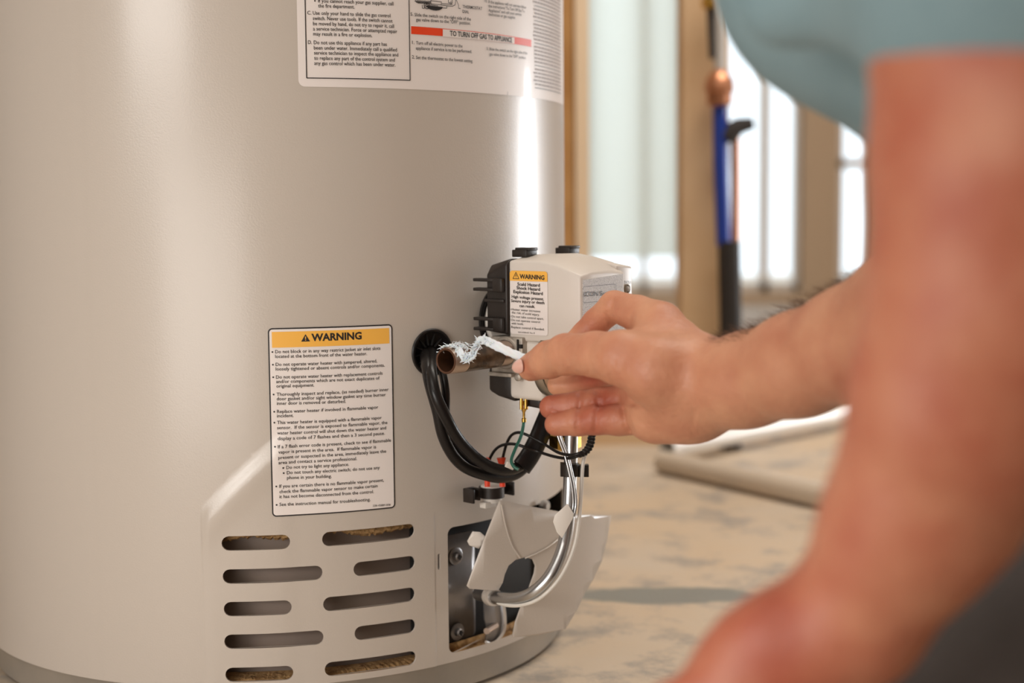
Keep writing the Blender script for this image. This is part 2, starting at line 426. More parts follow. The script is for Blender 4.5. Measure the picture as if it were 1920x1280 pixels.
# pvc pipes on the floor
a = Vector((0.472, 0.870, 0.017)); b = Vector((0.99, 1.39, 0.017))
d = (b-a).normalized()
def pipe_open(a, d, L, r, name, m, label, group=None):
    o = MB().lathe(a, d, [(0.2, r*.82), (0, r*.82), (0, r), (L, r), (L, r*.82), (L-.2, r*.82)], 24, False).build(name, m)
    return tag(o, label, 'pipe', group)
pipe_open(a+Vector((0, 0.0, 0.014)), d, 0.85, 0.017, 'plastic_pipe', 'pvc', 'white plastic pipe lying across the floor, brighter and farther of the two')
d2 = (Vector((0.667, 0.578, 0))-Vector((0.472, 0.862, 0))).normalized()
pipe_open(Vector((0.460, 0.815, 0.017)), d2, 0.9, 0.017, 'plastic_pipe', 'pvc2', 'cream plastic pipe on the floor, nearer of the two, running right and forward')

# ------------------------------------------------------------------ water heater
heater = thing('water_heater', 'large beige cylindrical water heater with warning labels and slotted lower jacket', 'water heater')
ZJ0 = 0.030
seam = [UZ(375, 1000)[0]]
us = seam[0]; uo, zo = UZ(813, 962)
def relief(u, z):
    a = sstep((u-us)/0.0022)
    zc = (CZ-.247)+.15*math.tanh((u-us)/.15)
    b = sstep((zc-z)/0.019+0.5)
    dn = max(0.0, (zc-z)-0.0095)
    h = a*b*(0.0032*math.exp(-(dn/.018)**2)+0.0010*(1-math.exp(-(dn/.018)**2)))*(1-sstep(u, .040, .060))*sstep((u-us)/.012+.25)
    # panel surround round the access opening
    h -= 0.0007*sstep((u-uo)/0.002)*sstep((zo-z)/0.002)
    # faint vertical rolling marks
    for c, w in ((UZ(88, 500)[0], .0016), (UZ(146, 500)[0], .0016), (UZ(168, 500)[0], .001)):
        h += 0.00006*math.exp(-((u-c)/w)**2)
    return h
def pill(u0, z0, u1, z1, r, n=8):
    ang = math.atan2(z1-z0, u1-u0); p = []
    for i in range(n+1):
        a = ang-math.pi/2+math.pi*i/n; p.append((u1+r*math.cos(a), z1+r*math.sin(a)))
    for i in range(n+1):
        a = ang+math.pi/2+math.pi*i/n; p.append((u0+r*math.cos(a), z0+r*math.sin(a)))
    return p
def circ(u, z, r, n=28): return [(u+r*math.cos(2*math.pi*i/n), z+r*math.sin(2*math.pi*i/n)) for i in range(n)]
def rr_poly(x0, x1, y0, y1, r, n=5):
    p = []
    for cx, cy, a0 in ((x1-r, y0+r, -90), (x1-r, y1-r, 0), (x0+r, y1-r, 90), (x0+r, y0+r, 180)):
        for i in range(n+1):
            a = math.radians(a0+90*i/n); p.append((cx+r*math.cos(a), cy+r*math.sin(a)))
    return p
holes = []
# row heights and slot ends measured on the jacket
rowz = []
slotpx = [((416, 544), (606-2, 778), 1017, 28), ((418, 605), (663, 779), 1079, 28), ((420, 547), (606, 779), 1140, 28),
          ((421, 607), (665, 780), 1201, 28), ((423, 550), (609, 781), 1263, 28)]
for (l0, l1), (q0, q1), y, hgt in slotpx:
    z = UZ(480, y)[1]; r = 14.0/2390
    for x0, x1 in ((l0, l1), (q0, q1)):
        ua, ub = UZ(x0, y)[0]+r, UZ(x1, y)[0]-r
        holes.append(pill(ua, z, ub, z, r))
ov = UZ(824, 1053); holes.append(pill(ov[0], ov[1]-.0055, ov[0], ov[1]+.0055, .0013, 4))
OU0, OZ1 = UZ(840, 990); OZ0 = UZ(843, 1226)[1]; OU1 = R*math.radians(82)
holes.append(rr_poly(OU0, OU1, OZ0, OZ1, .006))
G1 = UZ(808, 660); holes.append(circ(*G1, .0172))
G2 = UZ(938, 598); holes.append(circ(*G2, .026))
def jacket():
    cu = bpy.data.curves.new('j', 'CURVE'); cu.dimensions = '2D'; cu.fill_mode = 'BOTH'
    U0, U1, Z1 = -.50, .50, 1.45
    def sp_(p):
        s = cu.splines.new('POLY'); s.points.add(len(p)-1)
        for q, (x, y) in zip(s.points, p): q.co = (x, y, 0, 1)
        s.use_cyclic_u = True
    sp_([(U0, ZJ0), (U1, ZJ0), (U1, Z1), (U0, Z1)])
    for h in holes: sp_(h)
    o = bpy.data.objects.new('j', cu); me = bpy.data.meshes.new_from_object(o)
    bpy.data.objects.remove(o); bpy.data.curves.remove(cu)
    bm = bmesh.new(); bm.from_mesh(me); bpy.data.meshes.remove(me)
    def cut(co, no):
        g = bm.verts[:]+bm.edges[:]+bm.faces[:]
        bmesh.ops.bisect_plane(bm, geom=g, plane_co=co, plane_no=no, dist=1e-7)
    for z in list(np.arange(0.034, 0.36, 0.004)): cut((0, z, 0), (0, 1, 0))
    u = U0+.01
    while u < U1-.001:
        cut((u, 0, 0), (1, 0, 0)); u += 0.0045 if us-.01 > u or u > us+.14 else 0.003
    for du in (0, .0006, .0012, .0018, .0024): cut((us+du, 0, 0), (1, 0, 0)); cut((uo+du, 0, 0), (1, 0, 0))
    vs = [(v.co.x, v.co.y) for v in bm.verts]
    bm.verts.index_update()
    fs = [tuple(v.index for v in f.verts) for f in bm.faces]; bm.free()
    P3, N3 = [], []
    e = 1e-5
    for u, z in vs:
        if z < .37:
            h = relief(u, z); hu = (relief(u+e, z)-relief(u-e, z))/(2*e); hz = (relief(u, z+e)-relief(u, z-e))/(2*e)
        else:
            h = 0; hu = hz = 0
            h = relief(u, z); hu = (relief(u+e, z)-relief(u-e, z))/(2*e)
        th = u/R; n = Vector((math.sin(th), -math.cos(th), 0)); t = Vector((math.cos(th), math.sin(th), 0))
        P3.append(cyl(u, z, h)); N3.append((n-t*hu-Vector((0, 0, 1))*hz).normalized())
    # orientation
    nv = len(P3)
    if fs:
        a, b, c = [P3[i] for i in fs[0][:3]]
        if (b-a).cross(c-a).dot(N3[fs[0][0]]) < 0: fs = [f[::-1] for f in fs]
    # rolled-in rims of the holes (sheet thickness)
    for hp in holes:
        k = len(P3); n = len(hp)
        for off in (0, -.0018):
            for i, (u, z) in enumerate(hp):
                P3.append(cyl(u, z, relief(u, z)+off))
                x0, z0_ = hp[i-1]; x1, z1_ = hp[(i+1) % n]
                dx, dz = x1-x0, z1_-z0_; l = math.hypot(dx, dz)
                th = u/R; t = Vector((math.cos(th), math.sin(th), 0))
                N3.append((t*(-dz/l)+Vector((0, 0, 1))*(dx/l)).normalized())
        for i in range(n): fs.append((k+i, k+(i+1) % n, k+n+(i+1) % n, k+n+i))
    # the rest of the drum round the back
    k = len(P3); m = 60; a0, a1 = U1, 2*math.pi*R+U0
    for z in (ZJ0, Z1):
        for i in range(m+1):
            u = a0+(a1-a0)*i/m; P3.append(cyl(u, z)); N3.append(Vector((math.sin(u/R), -math.cos(u/R), 0)))
    for i in range(m): fs.append((k+i, k+i+1, k+m+2+i, k+m+1+i))
    me = bpy.data.meshes.new('jacket'); me.from_pydata(P3, [], fs)
    me.polygons.foreach_set('use_smooth', [True]*len(me.polygons))
    me.update()
    me.normals_split_custom_set_from_vertices(N3)
    link('jacket', me, 'jacket', heater)
    MB().lathe((0, 0, Z1), (0, 0, 1), [(0, R), (.012, R+.004), (.03, R*.98), (.05, R*.9), (.06, R*.5), (.062, 0)], 96).build('top_lid', 'jacket', heater)
jacket()
MB().lathe((0, 0, 0), (0, 0, 1), [(0.002, R-.010), (0.004, R-.006), (0.022, R-.004), (ZJ0+.001, R-.0008), (ZJ0+.001, R-.02)], 128).build('base_ring', 'ring', heater)
MB().lathe((0, 0, 0), (0, 0, 1), [(0.030, R-.003), (0.030, R-.034), (.30, R-.034)], 96).build('inner_drum', 'drum', heater)
# ragged foam edge seen in the top slots, and crumbs in the bottom left one
mb = MB(); zf = UZ(480, 1013)[1]
vs = []; n = 220
for i in range(n+1):
    u = -.1+.36*i/n; j = rnd.uniform(-.0009, .0009)+.0012*math.sin(u*90)
    ring = [(zf+.016, -.020), (zf+.0035, -.020), (zf+.0025+j, -.012), (zf-.001+j, -.0105), (zf-.003+j*1.5, -.014), (zf-.0035, -.033)]
    vs += [cyl(u, z+0.0012*math.sin(u*25), o) for z, o in ring]
mb.add(vs, [(i*6+k, i*6+k+1, (i+1)*6+k+1, (i+1)*6+k) for i in range(n) for k in range(5)])
mb.build('insulation_foam', 'foam', heater)
mb = MB(); zf = UZ(480, 1275)[1]
vs = []
for i in range(n+1):
    u = -.02+.30*i/n; j = rnd.uniform(0, .0016)+.001*math.sin(u*120)
    vs += [cyl(u, z, o) for z, o in [(ZJ0+.0005, -.004), (zf-.003+j*.7, -.008), (zf-.002+j*.7, -.014), (zf-.003, -.032)]]
mb.add(vs, [(i*4+k, i*4+k+1, (i+1)*4+k+1, (i+1)*4+k) for i in range(n) for k in range(3)])
mb.build('foam_scraps', 'foam', heater)

layr = lambda off: (lambda u, z: cyl(u, z, off+relief(u, z)))
# ---- warning label
c2 = lambda x, y: UZ(480+x/3.282, 590+y/3.282)
wl_u0, wl_z1 = UZ(502, 615); wl_u1 = UZ(735, 607)[0]; wl_z0 = UZ(512, 968)[1]
mb = MB(); rrect(mb, wl_u0, wl_u1, wl_z0, wl_z1, .0035, layr(.0005), 60, 70)
wl = mb.build('warning_label', 'black', heater); wl['label'] = 'white warning sticker with orange header and black border'
mb = MB(); g = .0011; rrect(mb, wl_u0+g, wl_u1-g, wl_z0+g, wl_z1-g, .0025, layr(.0008), 60, 70); mb.build('paper', 'paper', wl)
mb = MB(); quad(mb, (wl_u0+.003, wl_z1-.003), (wl_u1-.003, wl_z1-.003), (wl_u1-.003, wl_z1-.0155), (wl_u0+.003, wl_z1-.0155), layr(.0010), 40)
mb.build('header_band', 'orange', wl)
LN = [(118,236,762,214,'Do not block or in any way restrict jacket air inlet slots'),(118,265,680,247,'located at the bottom front of the water heater.'),
(121,314,742,292,'Do not operate water heater with jumpered, altered,'),(121,342,788,318,'loosely tightened or absent controls and/or components.'),
(123,392,775,367,'Do not operate water heater with replacement controls'),(124,419,757,397,'and/or components which are not exact duplicates of'),
(125,447,357,440,'original equipment.'),(127,498,813,467,'Thoroughly inspect and replace, (as needed) burner inner'),
(127,525,795,499,'door gasket and/or sight window gasket any time burner'),(128,553,551,540,'inner door is removed or disturbed.'),
(129,603,749,576,'Replace water heater if involved in flammable vapor'),(129,630,231,627,'incident.'),
(130,671,770,640,'This water heater is equipped with a flammable vapor'),(130,703,805,670,'sensor.  If the sensor is exposed to flammable vapor, the'),
(130,735,797,703,'water heater control will shut down the water heater and'),(133,768,789,736,'display a code of 7 flashes and then a 3 second pause.'),
(134,817,827,779,'If a 7 flash error code is present, check to see if flammable'),(137,849,735,820,'vapor is present in the area.  If flammable vapor is'),
(137,883,797,846,'present or suspected in the area, immediately leave the'),(138,914,619,892,'area and contact a service professional.'),
(186,946,570,927,'Do not try to light any appliance.'),(189,978,758,947,'Do not touch any electric switch; do not use any'),
(190,1009,464,1000,'phone in your building.'),(143,1061,783,1024,'If you are certain there is no flammable vapor present,'),
(144,1094,745,1059,'check the flammable vapor sensor to make certain'),(144,1125,722,1095,'it has not become disconnected from the control.'),
(144,1173,701,1143,'See the instruction manual for troubleshooting.')]
mb = MB(); my = MB(); pl = layr(.0012)
for x0, y0, x1, y1, s in LN: put_text(mb, s, c2(x0, y0), c2(x1, y1), 20.5/3.282*PXM, pl, 0.006)
put_text(mb, '238-45889-008', c2(716, 1179), c2(823, 1173), 13/3.282*PXM, pl)
put_text(mb, 'WARNING', c2(340, 160), c2(648, 148), 43/3.282*PXM, pl, 0.035)
for x, y in [(101,228),(104,306),(106,383),(108,489),(112,595),(113,662),(117,808),(167,938),(170,970),(125,1052),(127,1166)]:
    disc(mb, c2(x, y), 5.5/3.282*PXM, pl)
tri_sign(mb, my, c2(304, 143), 46/3.282*PXM, pl)
mb.build('lettering', 'black', wl, smooth=None)
my2 = MB(); my2.add([Vector(v)*1.0002 for v in my.v], my.f); my2.build('symbol_mark', 'orange', wl, smooth=None)

# ---- operating instructions label (upper)
cA = lambda x, y: UZ(540+x/6.857, y/6.857)
cB = lambda x, y: UZ(760+x/6.4, y/6.4)
il_u0 = UZ(558, 80)[0]; il_z0 = UZ(700, 165)[1]
mb = MB(); rrect(mb, il_u0, R*math.radians(84), il_z0, il_z0+.24, .005, lay(.0003), 90)
il = mb.build('instruction_label', 'paper', heater); il['label'] = 'large white operating instruction sticker with red bands'
mb = MB(); mg = MB(); mr = MB(); mp = MB(); pl = lay(.0008)
LA = [(385,33,1350,72,'If you cannot reach your gas supplier, call'),(385,98,850,112,'the fire department.'),(245,188,298,190,'C.'),
(317,190,1310,226,'Use only your hand to slide the gas control'),(317,258,1338,293,'switch. Never use tools. If the switch cannot'),
(319,326,1357,360,'be moved by hand, do not try to repair it, call'),(320,393,1398,428,'a service technician. Force or attempted repair'),
(322,458,1077,480,'may result in a fire or explosion.'),(255,567,305,568,'D.'),(329,569,1266,592,'Do not use this appliance if any part has'),
(330,637,1395,664,'been under water. Immediately call a qualified'),(332,702,1412,728,'service technician to inspect the appliance and'),
(334,769,1368,793,'to replace any part of the control system and'),(335,835,1375,858,'any gas control which has been under water.')]
for x0, y0, x1, y1, s in LA: put_text(mb, s, cA(x0, y0), cA(x1, y1), 46/6.857*PXM, pl, 0.006)
disc(mb, cA(343, 12), 10/6.857*PXM, pl)
LB = [(680,97,914,122,'THERMOSTAT',36),(680,155,757,163,'DIAL',36),(57,190,90,192,'5.',38),(104,196,778,249,'Slide the switch on the right side of the',38),
(122,254,776,300,'gas valve down to the "OFF" position.',38),(75,528,103,530,'1.',38),(122,533,678,572,'Turn off all electric power to the',38),
(120,596,790,638,'appliance if service is to be performed.',38),(73,702,108,705,'2.',38),(122,708,803,752,'Set the thermostat to the lowest setting.',38)]
for x0, y0, x1, y1, s, c in LB: put_text(mb, s, cB(x0, y0), cB(x1, y1), c/6.4*PXM*1.03, pl, 0.006)
LB2 = [(945,25,975,32,'10.',34),(990,38,1440,106,'If the appliance will not operate, follow',34),(990,88,1420,152,'the instructions "To Turn Off Gas To',34),
(990,140,1385,192,'Appliance" and call your service',34),(992,188,1315,230,'technician or gas supplier.',34),(965,600,990,604,'3.',34),
(1000,605,1455,655,'Slide the switch on the right side of the',34),(1002,665,1440,710,'gas valve down to the "OFF" position.',34)]
for x0, y0, x1, y1, s, c in LB2: put_text(mb, s, cB(x0, y0), cB(x1, y1), c/6.4*PXM*1.08, pl, 0.004)
put_text(mb, 'TO TURN OFF GAS TO APPLIANCE', cB(527, 430), cB(1270, 510), 58/6.4*PXM*1.05, lay(.0010), 0.02)
quad(mr, cB(65, 315), cB(1505, 478), cB(1505, 562), cB(67, 408), lay(.0006), 40)
quad(mp, cB(443, 350), cB(1300, 450), cB(1300, 524), cB(443, 440), lay(.0008), 30)
# boxed panel on the left
w = .0007
pts = [cA(212, -60), cA(238, 1003), cA(1564, 1033), cA(1545, -60)]
pts[0] = (pts[1][0], il_z0+.235); pts[3] = (pts[2][0], il_z0+.235)
for a, b in zip(pts, pts[1:]): seg(mb, a, b, w, pl, 12)
# small drawing of the valve, cut by the frame
ST = [((105,18),(300,30)),((110,0),(145,38)),((145,38),(300,46)),((300,-20),(300,48)),((300,48),(425,60)),((425,20),(425,62)),((300,10),(425,24)),
      ((425,62),(500,72)),((500,72),(560,76)),((560,76),(590,60)),((590,60),(598,-10)),((510,-10),(512,35)),((512,35),(556,40)),((556,40),(556,-10)),
      ((380,90),(490,100)),((490,100),(490,75)),((195,60),(198,100)),((198,100),(222,104)),((222,104),(226,68)),((270,60),(385,72)),((600,-10),(630,60)),((630,60),(632,102)),((632,102),(655,104)),
      ((430,45),(560,55)),((130,8),(300,18)),((540,10),(542,60)),((120,28),(290,38))]
for a, b in ST: seg(mb, cB(*a), cB(*b), .00045, pl, 3)
for rr_, ww in ((.0026, .0006), (.0012, .0006)):
    c = cB(252, 68)
    for i in range(12):
        q = [(c[0]+rr_*math.cos(2*math.pi*k/12), c[1]+rr_*math.sin(2*math.pi*k/12)) for k in (i, i+1)]
        seg(mb, q[0], q[1], ww, pl, 1)
c = cB(345, 75); mb.add([pl(c[0]+.008*math.cos(a), c[1]+.0035*math.sin(a)) for a in np.linspace(math.pi, 2*math.pi, 10)], [tuple(range(10))])
seg(mb, cB(1218, 1100), cB(1219, 1138), .0004, pl, 2)
# unreadable small print in the last column
zc = [UZ(1000, y)[1] for y in range(-25, 168, 7)]
for i, z in enumerate(zc):
    uA, uB = UZ(999, 50)[0], R*math.radians(79)
    if i in (5, 9, 15, 21, 27): seg(mb, (uA+.002, z), (uB, z), .0006, pl, 10); continue
    u = uA+rnd.uniform(0, .003)
    while u < uB:
        l = rnd.uniform(.002, .007); seg(mg, (u, z), (min(u+l, uB), z), .0013, pl, 3); u += l+.0011
mb.build('lettering', 'black', il, smooth=None); mg.build('fine_print', 'greyprint', il, smooth=None)
mr.build('red_band', 'red', il, smooth=None); mp.build('band_panel', 'paper', il, smooth=None)

# ---- black cable grommet
n1 = Vector((math.sin(G1[0]/R), -math.cos(G1[0]/R), 0)); g1 = cyl(*G1)
t1 = Vector((math.cos(G1[0]/R), math.sin(G1[0]/R), 0)); Z = Vector((0, 0, 1))
gr = MB().lathe(g1, n1, [(-.004, .0168), (.0005, .0172), (.0008, .0192), (.0022, .0198), (.0034, .0190), (.0034, .0175), (.0008, .0165), (-.002, .0160), (-.004, .006), (-.004, 0.0)], 48).build('cable_grommet', 'rubber', heater)
sl = MB()
for i in range(12):
    a = 2*math.pi*i/12+.2; dv = t1*math.cos(a)+Z*math.sin(a); pv = n1.cross(dv)
    sl.box(g1+dv*.0105-n1*.0022, (.0048, .0004, .0012), (dv, pv, n1))
sl.build('petal', 'dark', gr); gr.children[0]['kind'] = 'stuff'
sq = MB(); q = g1-t1*.0085-Z*.0125+n1*.001
for a, b in (((-.0022, -.0022), (.0022, -.0022)), ((.0022, -.0022), (.0022, .0022)), ((.0022, .0022), (-.0022, .0022)), ((-.0022, .0022), (-.0022, -.0022))):
    sq.tube([q+t1*a[0]+Z*a[1], q+t1*b[0]+Z*b[1]], .0005, 6)
sq.build('locking_tab', 'zinc', gr)
n2 = Vector((math.sin(G2[0]/R), -math.cos(G2[0]/R), 0)); g2 = cyl(*G2)
MB().lathe(g2, n2, [(-.004, .026), (.0005, .0265), (.001, .030), (.003, .030), (.0035, .027), (.001, .024), (.001, .012)], 48).build('valve_grommet', 'rubber', heater)
MB().lathe(g2, n2, [(.002, .0235), (.008, .0245), (.009, .022), (.009, .014)], 40).build('white_collar', 'white', heater)

# ---- inner door seen in the opening
def patch(u0_, u1_, z0_, z1_, off, name, m, parent, r=.004, th=.0015):
    mb = MB(); rrect(mb, u0_, u1_, z0_, z1_, r, lay(off), 24); mb2 = MB(); mb2.add(mb.v, mb.f)
    o = mb2.build(name, m, parent)
    md = o.modifiers.new('s', 'SOLIDIFY'); md.thickness = th; md.offset = 0
    return o
dz1 = UZ(850, 1012)[1]; dz0 = UZ(850, 1214)[1]
inner = patch(OU0-.02, OU0+.044, dz0, dz1, -.016, 'inner_door', 'zinc', heater)
patch(OU0-.02, OU1+.02, OZ0-.004, dz0-.001, -.014, 'door_sill', 'foam', heater, .001)
patch(OU0-.02, OU1+.02, OZ0-.02, OZ1+.02, -.030, 'firebox_wall', 'dark', heater)  # black sheet painting the unlit interior behind the opening
def screw(px, py, off, parent, rad=.0075):
    th, z = hit(px, py, R+off); n = Vector((math.sin(th), -math.cos(th), 0)); o = n*(R+off)+Z*z
    s = MB().lathe(o, n, [(0, rad), (.0008, rad), (.0014, rad*.85), (.0014, rad*.52), (.0045, rad*.5), (.0055, rad*.38), (.005, 0)], 20)
    ob = s.build('screw', 'zinc', parent)
    t = Vector((math.cos(th), math.sin(th), 0))
    MB().box(o+n*.0055, (.0022, .0005, .0006), (t, Z, n)).box(o+n*.0055, (.0005, .0022, .0006), (t, Z, n)).build('cross_slot', 'dark', ob)
for x, y in ((854, 1042), (857, 1184)): screw(x, y, -.0145, inner)
br = MB()
bpts = [(908, 1128), (943, 1128), (946, 1160), (944, 1180), (936, 1196), (922, 1204), (911, 1200), (914, 1180), (909, 1160)]
br.prism([S(x, y, -.004) for x, y in bpts], Vector((-.4, .6, 0))*.003)
brk = br.build('tube_bracket', 'zinc', heater, bevel=.0004)
th, z = hit(926, 1178, R); MB().tube([S(912, 1183, .004), S(930, 1172, -.002)], [.0028]*2, 10).build('screw', 'thread', brk)
bs = []
MB().tube(spline([S(944, 1130, -.002), S(947, 1160, -.002), S(945, 1182, -.002), S(934, 1199, -.002), S(922, 1206, -.002), S(911, 1203, -.002)], 5), .0013, 8).build('bracket_flange', 'jacket', brk)
MB().lathe(S(1018, 948, .004), n2, [(0, .0055), (.004, .0055), (.006, .003), (.006, 0)], 16).build('sight_glass', 'alu', heater)

# ------------------------------------------------------------------ gas control valve
THV = math.radians(52); nv = Vector((math.sin(THV), -math.cos(THV), 0)); tv = Vector((math.cos(THV), math.sin(THV), 0))
def V(n, t, z): return nv*(R+n)+tv*t+Z*z
AX = (nv, tv, Z)
valve = thing('gas_control_valve', 'beige gas control valve box with warning sticker and black back plate on the heater side', 'gas valve')
def loft(secs, name, m, parent, bevel=.002, seg_=3):
    # secs: list of (n, [(t,z),...]) closed rings with the same count
    mb = MB(); k = len(secs[0][1]); vs = []
    for n, ring in secs: vs += [V(n, t, z) for t, z in ring]
    fs = [tuple(range(k)), tuple(range((len(secs)-1)*k, len(secs)*k))[::-1]]
    for i in range(len(secs)-1):
        for j in range(k): fs.append((i*k+j, i*k+(j+1) % k, (i+1)*k+(j+1) % k, (i+1)*k+j))
    mb.add(vs, fs); return mb.build(name, m, parent, smooth=40, bevel=bevel, seg=seg_)
TN, TF = -.050, .030
def ring(z0, z1, ta, tb, cr_=.004):
    return [(ta, z0), (tb, z0), (tb, z1), ((ta+tb)/2+.012, z1+cr_), ((ta+tb)/2-.015, z1+cr_), (ta, z1)]
cov = loft([(.046, ring(.305, .3700, TN, TF, .0040)), (.078, ring(.305, .3700, TN, TF, .0050)), (.096, ring(.305, .3665, TN, TF, .0055)), (.117, ring(.303, .3590, TN+.001, .012, .0025))],
           'cover', 'cover', valve, .0022)
# recessed status wing on the far side of the cover
st = loft([(.085, [(.008, .303), (TF+.001, .303), (TF+.001, .368), (.008, .370)]), (.1125, [(.008, .303), (TF+.001, .303), (TF+.001, .3635), (.008, .3655)])], 'status_panel', 'cover', valve, .0018)
low = loft([(.045, [(TN, .2575), (TF, .2575), (TF, .307), (TN, .307)]), (.078, [(TN+.004, .2565), (TF, .2565), (TF, .307), (TN+.004, .307)])], 'lower_body', 'cover', valve, .004)
foot = loft([(.072, [(-.030, .247), (.012, .247), (.012, .262), (-.030, .262)]), (.094, [(-.030, .249), (.012, .249), (.012, .262), (-.030, .262)])], 'lower_boss', 'cast', valve, .004)
back = loft([(.024, [(TN-.002, .312), (TF, .312), (TF, .366), (TN+.004, .366), (TN-.002, .358)]), (.0465, [(TN-.0025, .310), (TF, .310), (TF, .372), (TN+.003, .372), (TN-.0025, .3685)])], 'back_plate', 'plast', valve, .002)
for (y0, y1) in ((523, 541), (597, 616)):
    for y in (y0, y1):
        z = CZ-(y+2-384)/FPX*1.185
        MB().box(V(.0245, TN-.003, z), (.0105, .004, .0013), AX).build('latch_prong', 'plast', back, bevel=.0005)
    z = CZ-((y0+y1)/2+2-384)/FPX*1.185
    MB().box(V(.039, TN-.004, z), (.005, .003, .0055), AX).build('latch', 'plast', back, bevel=.0008)
for z in (.3375, .322): MB().box(V(.034, TN-.003, z), (.010, .002, .0012), AX).build('rib', 'plast', back, bevel=.0004)
lb = loft([(.022, [(TN+.002, .262), (TF, .262), (TF, .282), (TN+.002, .282)]), (.034, [(TN-.001, .2585), (TF, .2585), (TF, .284), (TN-.001, .284)]), (.050, [(TN+.002, .2545), (TF, .2545), (TF, .284), (TN+.002, .284)])], 'lower_back_plate', 'plast', valve, .003)
loft([(.050, [(TN+.008, .2515), (TF, .2515), (TF, .262), (TN+.008, .262)]), (.070, [(TN+.010, .2495), (TF, .2495), (TF, .262), (TN+.010, .262)])], 'lower_frame', 'plast', valve, .002)
for t in (-.030, .030):
    MB().box(V(.047, t, .3755), (.0075, .0075, .003), AX).box(V(.049, t, .379), (.0075, .006, .0012), AX).build('top_clip', 'plast', valve, bevel=.0008)
MB().lathe(g2, nv, [(.0, .012), (.024, .012)], 24).build('shank', 'nickel', valve)
# cast body with the inlet port
cb = loft([(.030, [(TN-.004, .279), (-.02, .279), (-.02, .3085), (TN-.004, .3085)]), (.0625, [(TN-.004, .279), (-.02, .279), (-.02, .3085), (TN-.004, .3085)])], 'cast_body', 'cast', valve, .0012)
NP, ZP = .0456, .2954
bo = V(NP, TN-.0035, ZP)
MB().lathe(bo, -tv, [(-.001, .0135), (.001, .0135), (.002, .0125), (.002, .0108), (-.006, .0104)], 36).build('inlet_port', 'cast', cb)
MB().box(V(.0585, TN-.0045, .2945), (.0006, .001, .0125), AX).build('casting_line', 'dark', cb)
MB().box(V(.0612, TN-.0045, .3015), (.0014, .0012, .0016), AX).build('notch', 'dark', cb)
MB().box(V(.041, TN-.003, .2775), (.012, .004, .0015), AX).build('flange', 'cast', cb, bevel=.0005)
MB().lathe(V(.058, TN-.003, .276), -tv, [(0, .003), (.002, .003), (.003, .0015), (.003, 0)], 12).build('rivet', 'cast', cb)
# thermostat knob
kc = V(.076, -.0345, .286)
kn = MB().lathe(kc, nv, [(0, .0245), (.002, .0262), (.007, .0262), (.0095, .0250), (.0100, .0238), (.028, .0225), (.031, .0205), (.031, .0)], 56).build('knob', 'nickel', valve)
MB().lathe(kc, nv, [(.0101, .02385), (.0281, .02255), (.0312, .0206), (.0315, .0)], 56).build('knob_cap', mat('knob_tan', (0.42, 0.25, 0.15), 0.4, 0.2), kn)  # silver knob; brown of the reflected hand painted over its front
# front face: textured badge field
face = MB(); FN = .1174
face.prism([V(FN-.0006, TN+.0028, .305), V(FN-.0006, TN+.0028, .3560), V(FN-.0006, .0095, .3585), V(FN-.0006, .0095, .305)], nv*.0008)
face.build('textured_face', 'textured', valve)
def plane_hit(px, py, o, n):
    d = ray(px, py); c = Vector((CX, -CD, CZ)); t = (o-c).dot(n)/d.dot(n); return c+d*t
def NF(px, py, o=V(FN+.0006, 0, .33)):      # front-face coordinates (t, z)
    p = plane_hit(px, py, o, nv); return p.dot(tv), p.z
def NS(px, py):                             # near-side coordinates (n, z)
    p = plane_hit(px, py, V(.08, TN-.0005, .33), tv); return p.dot(nv)-R, p.z
cV = lambda x, y: (900+x/6.4, 460+y/6.4)
fp = lambda off: (lambda t, z: V(FN+off, t, z))
mb = MB()
c = cV(1253, 612); d_ = cV(1420, 604); put_text(mb, 'ICON', NF(*c), NF(*d_), 55/6.4/2400, fp(.0006), .005)
c = cV(1440, 602); d_ = cV(1640, 590); put_text(mb, 'System', NF(*c), NF(*d_), 55/6.4/2400, fp(.0006), .005)
a = NF(*cV(1237, 690)); b = NF(*cV(1632, 462)); ro = rr_poly(a[0], b[0], a[1], b[1], .002)
for i in range(len(ro)): seg(mb, ro[i], ro[(i+1) % len(ro)], .0003, fp(.0006), 1)
mb.build('badge_lettering', 'black', valve, smooth=None)
so = V(.1130, .02, .33); NST = lambda x, y: NF(x, y, so)
sp2 = lambda t, z: V(.1132, t, z)
mb = MB(); a = NST(*cV(1712, 456)); b = NST(*cV(1812, 458)); put_text(mb, 'STATUS', a, b, 32/6.4/2400, sp2, .005)
mb.build('status_lettering', 'black', valve, smooth=None)
lc = NST(*cV(1765, 520))
MB().lathe(V(.1125, lc[0], lc[1]), nv, [(0, .0040), (.0012, .0040), (.0014, .0034), (.0002, .0030), (.0002, 0)], 20).build('status_bezel', 'nickel', valve)
MB().lathe(V(.1125, lc[0], lc[1]), nv, [(.0002, .0028), (.0016, .0022), (.0024, .001), (.0025, 0)], 16).build('status_lamp', 'conduit', valve)
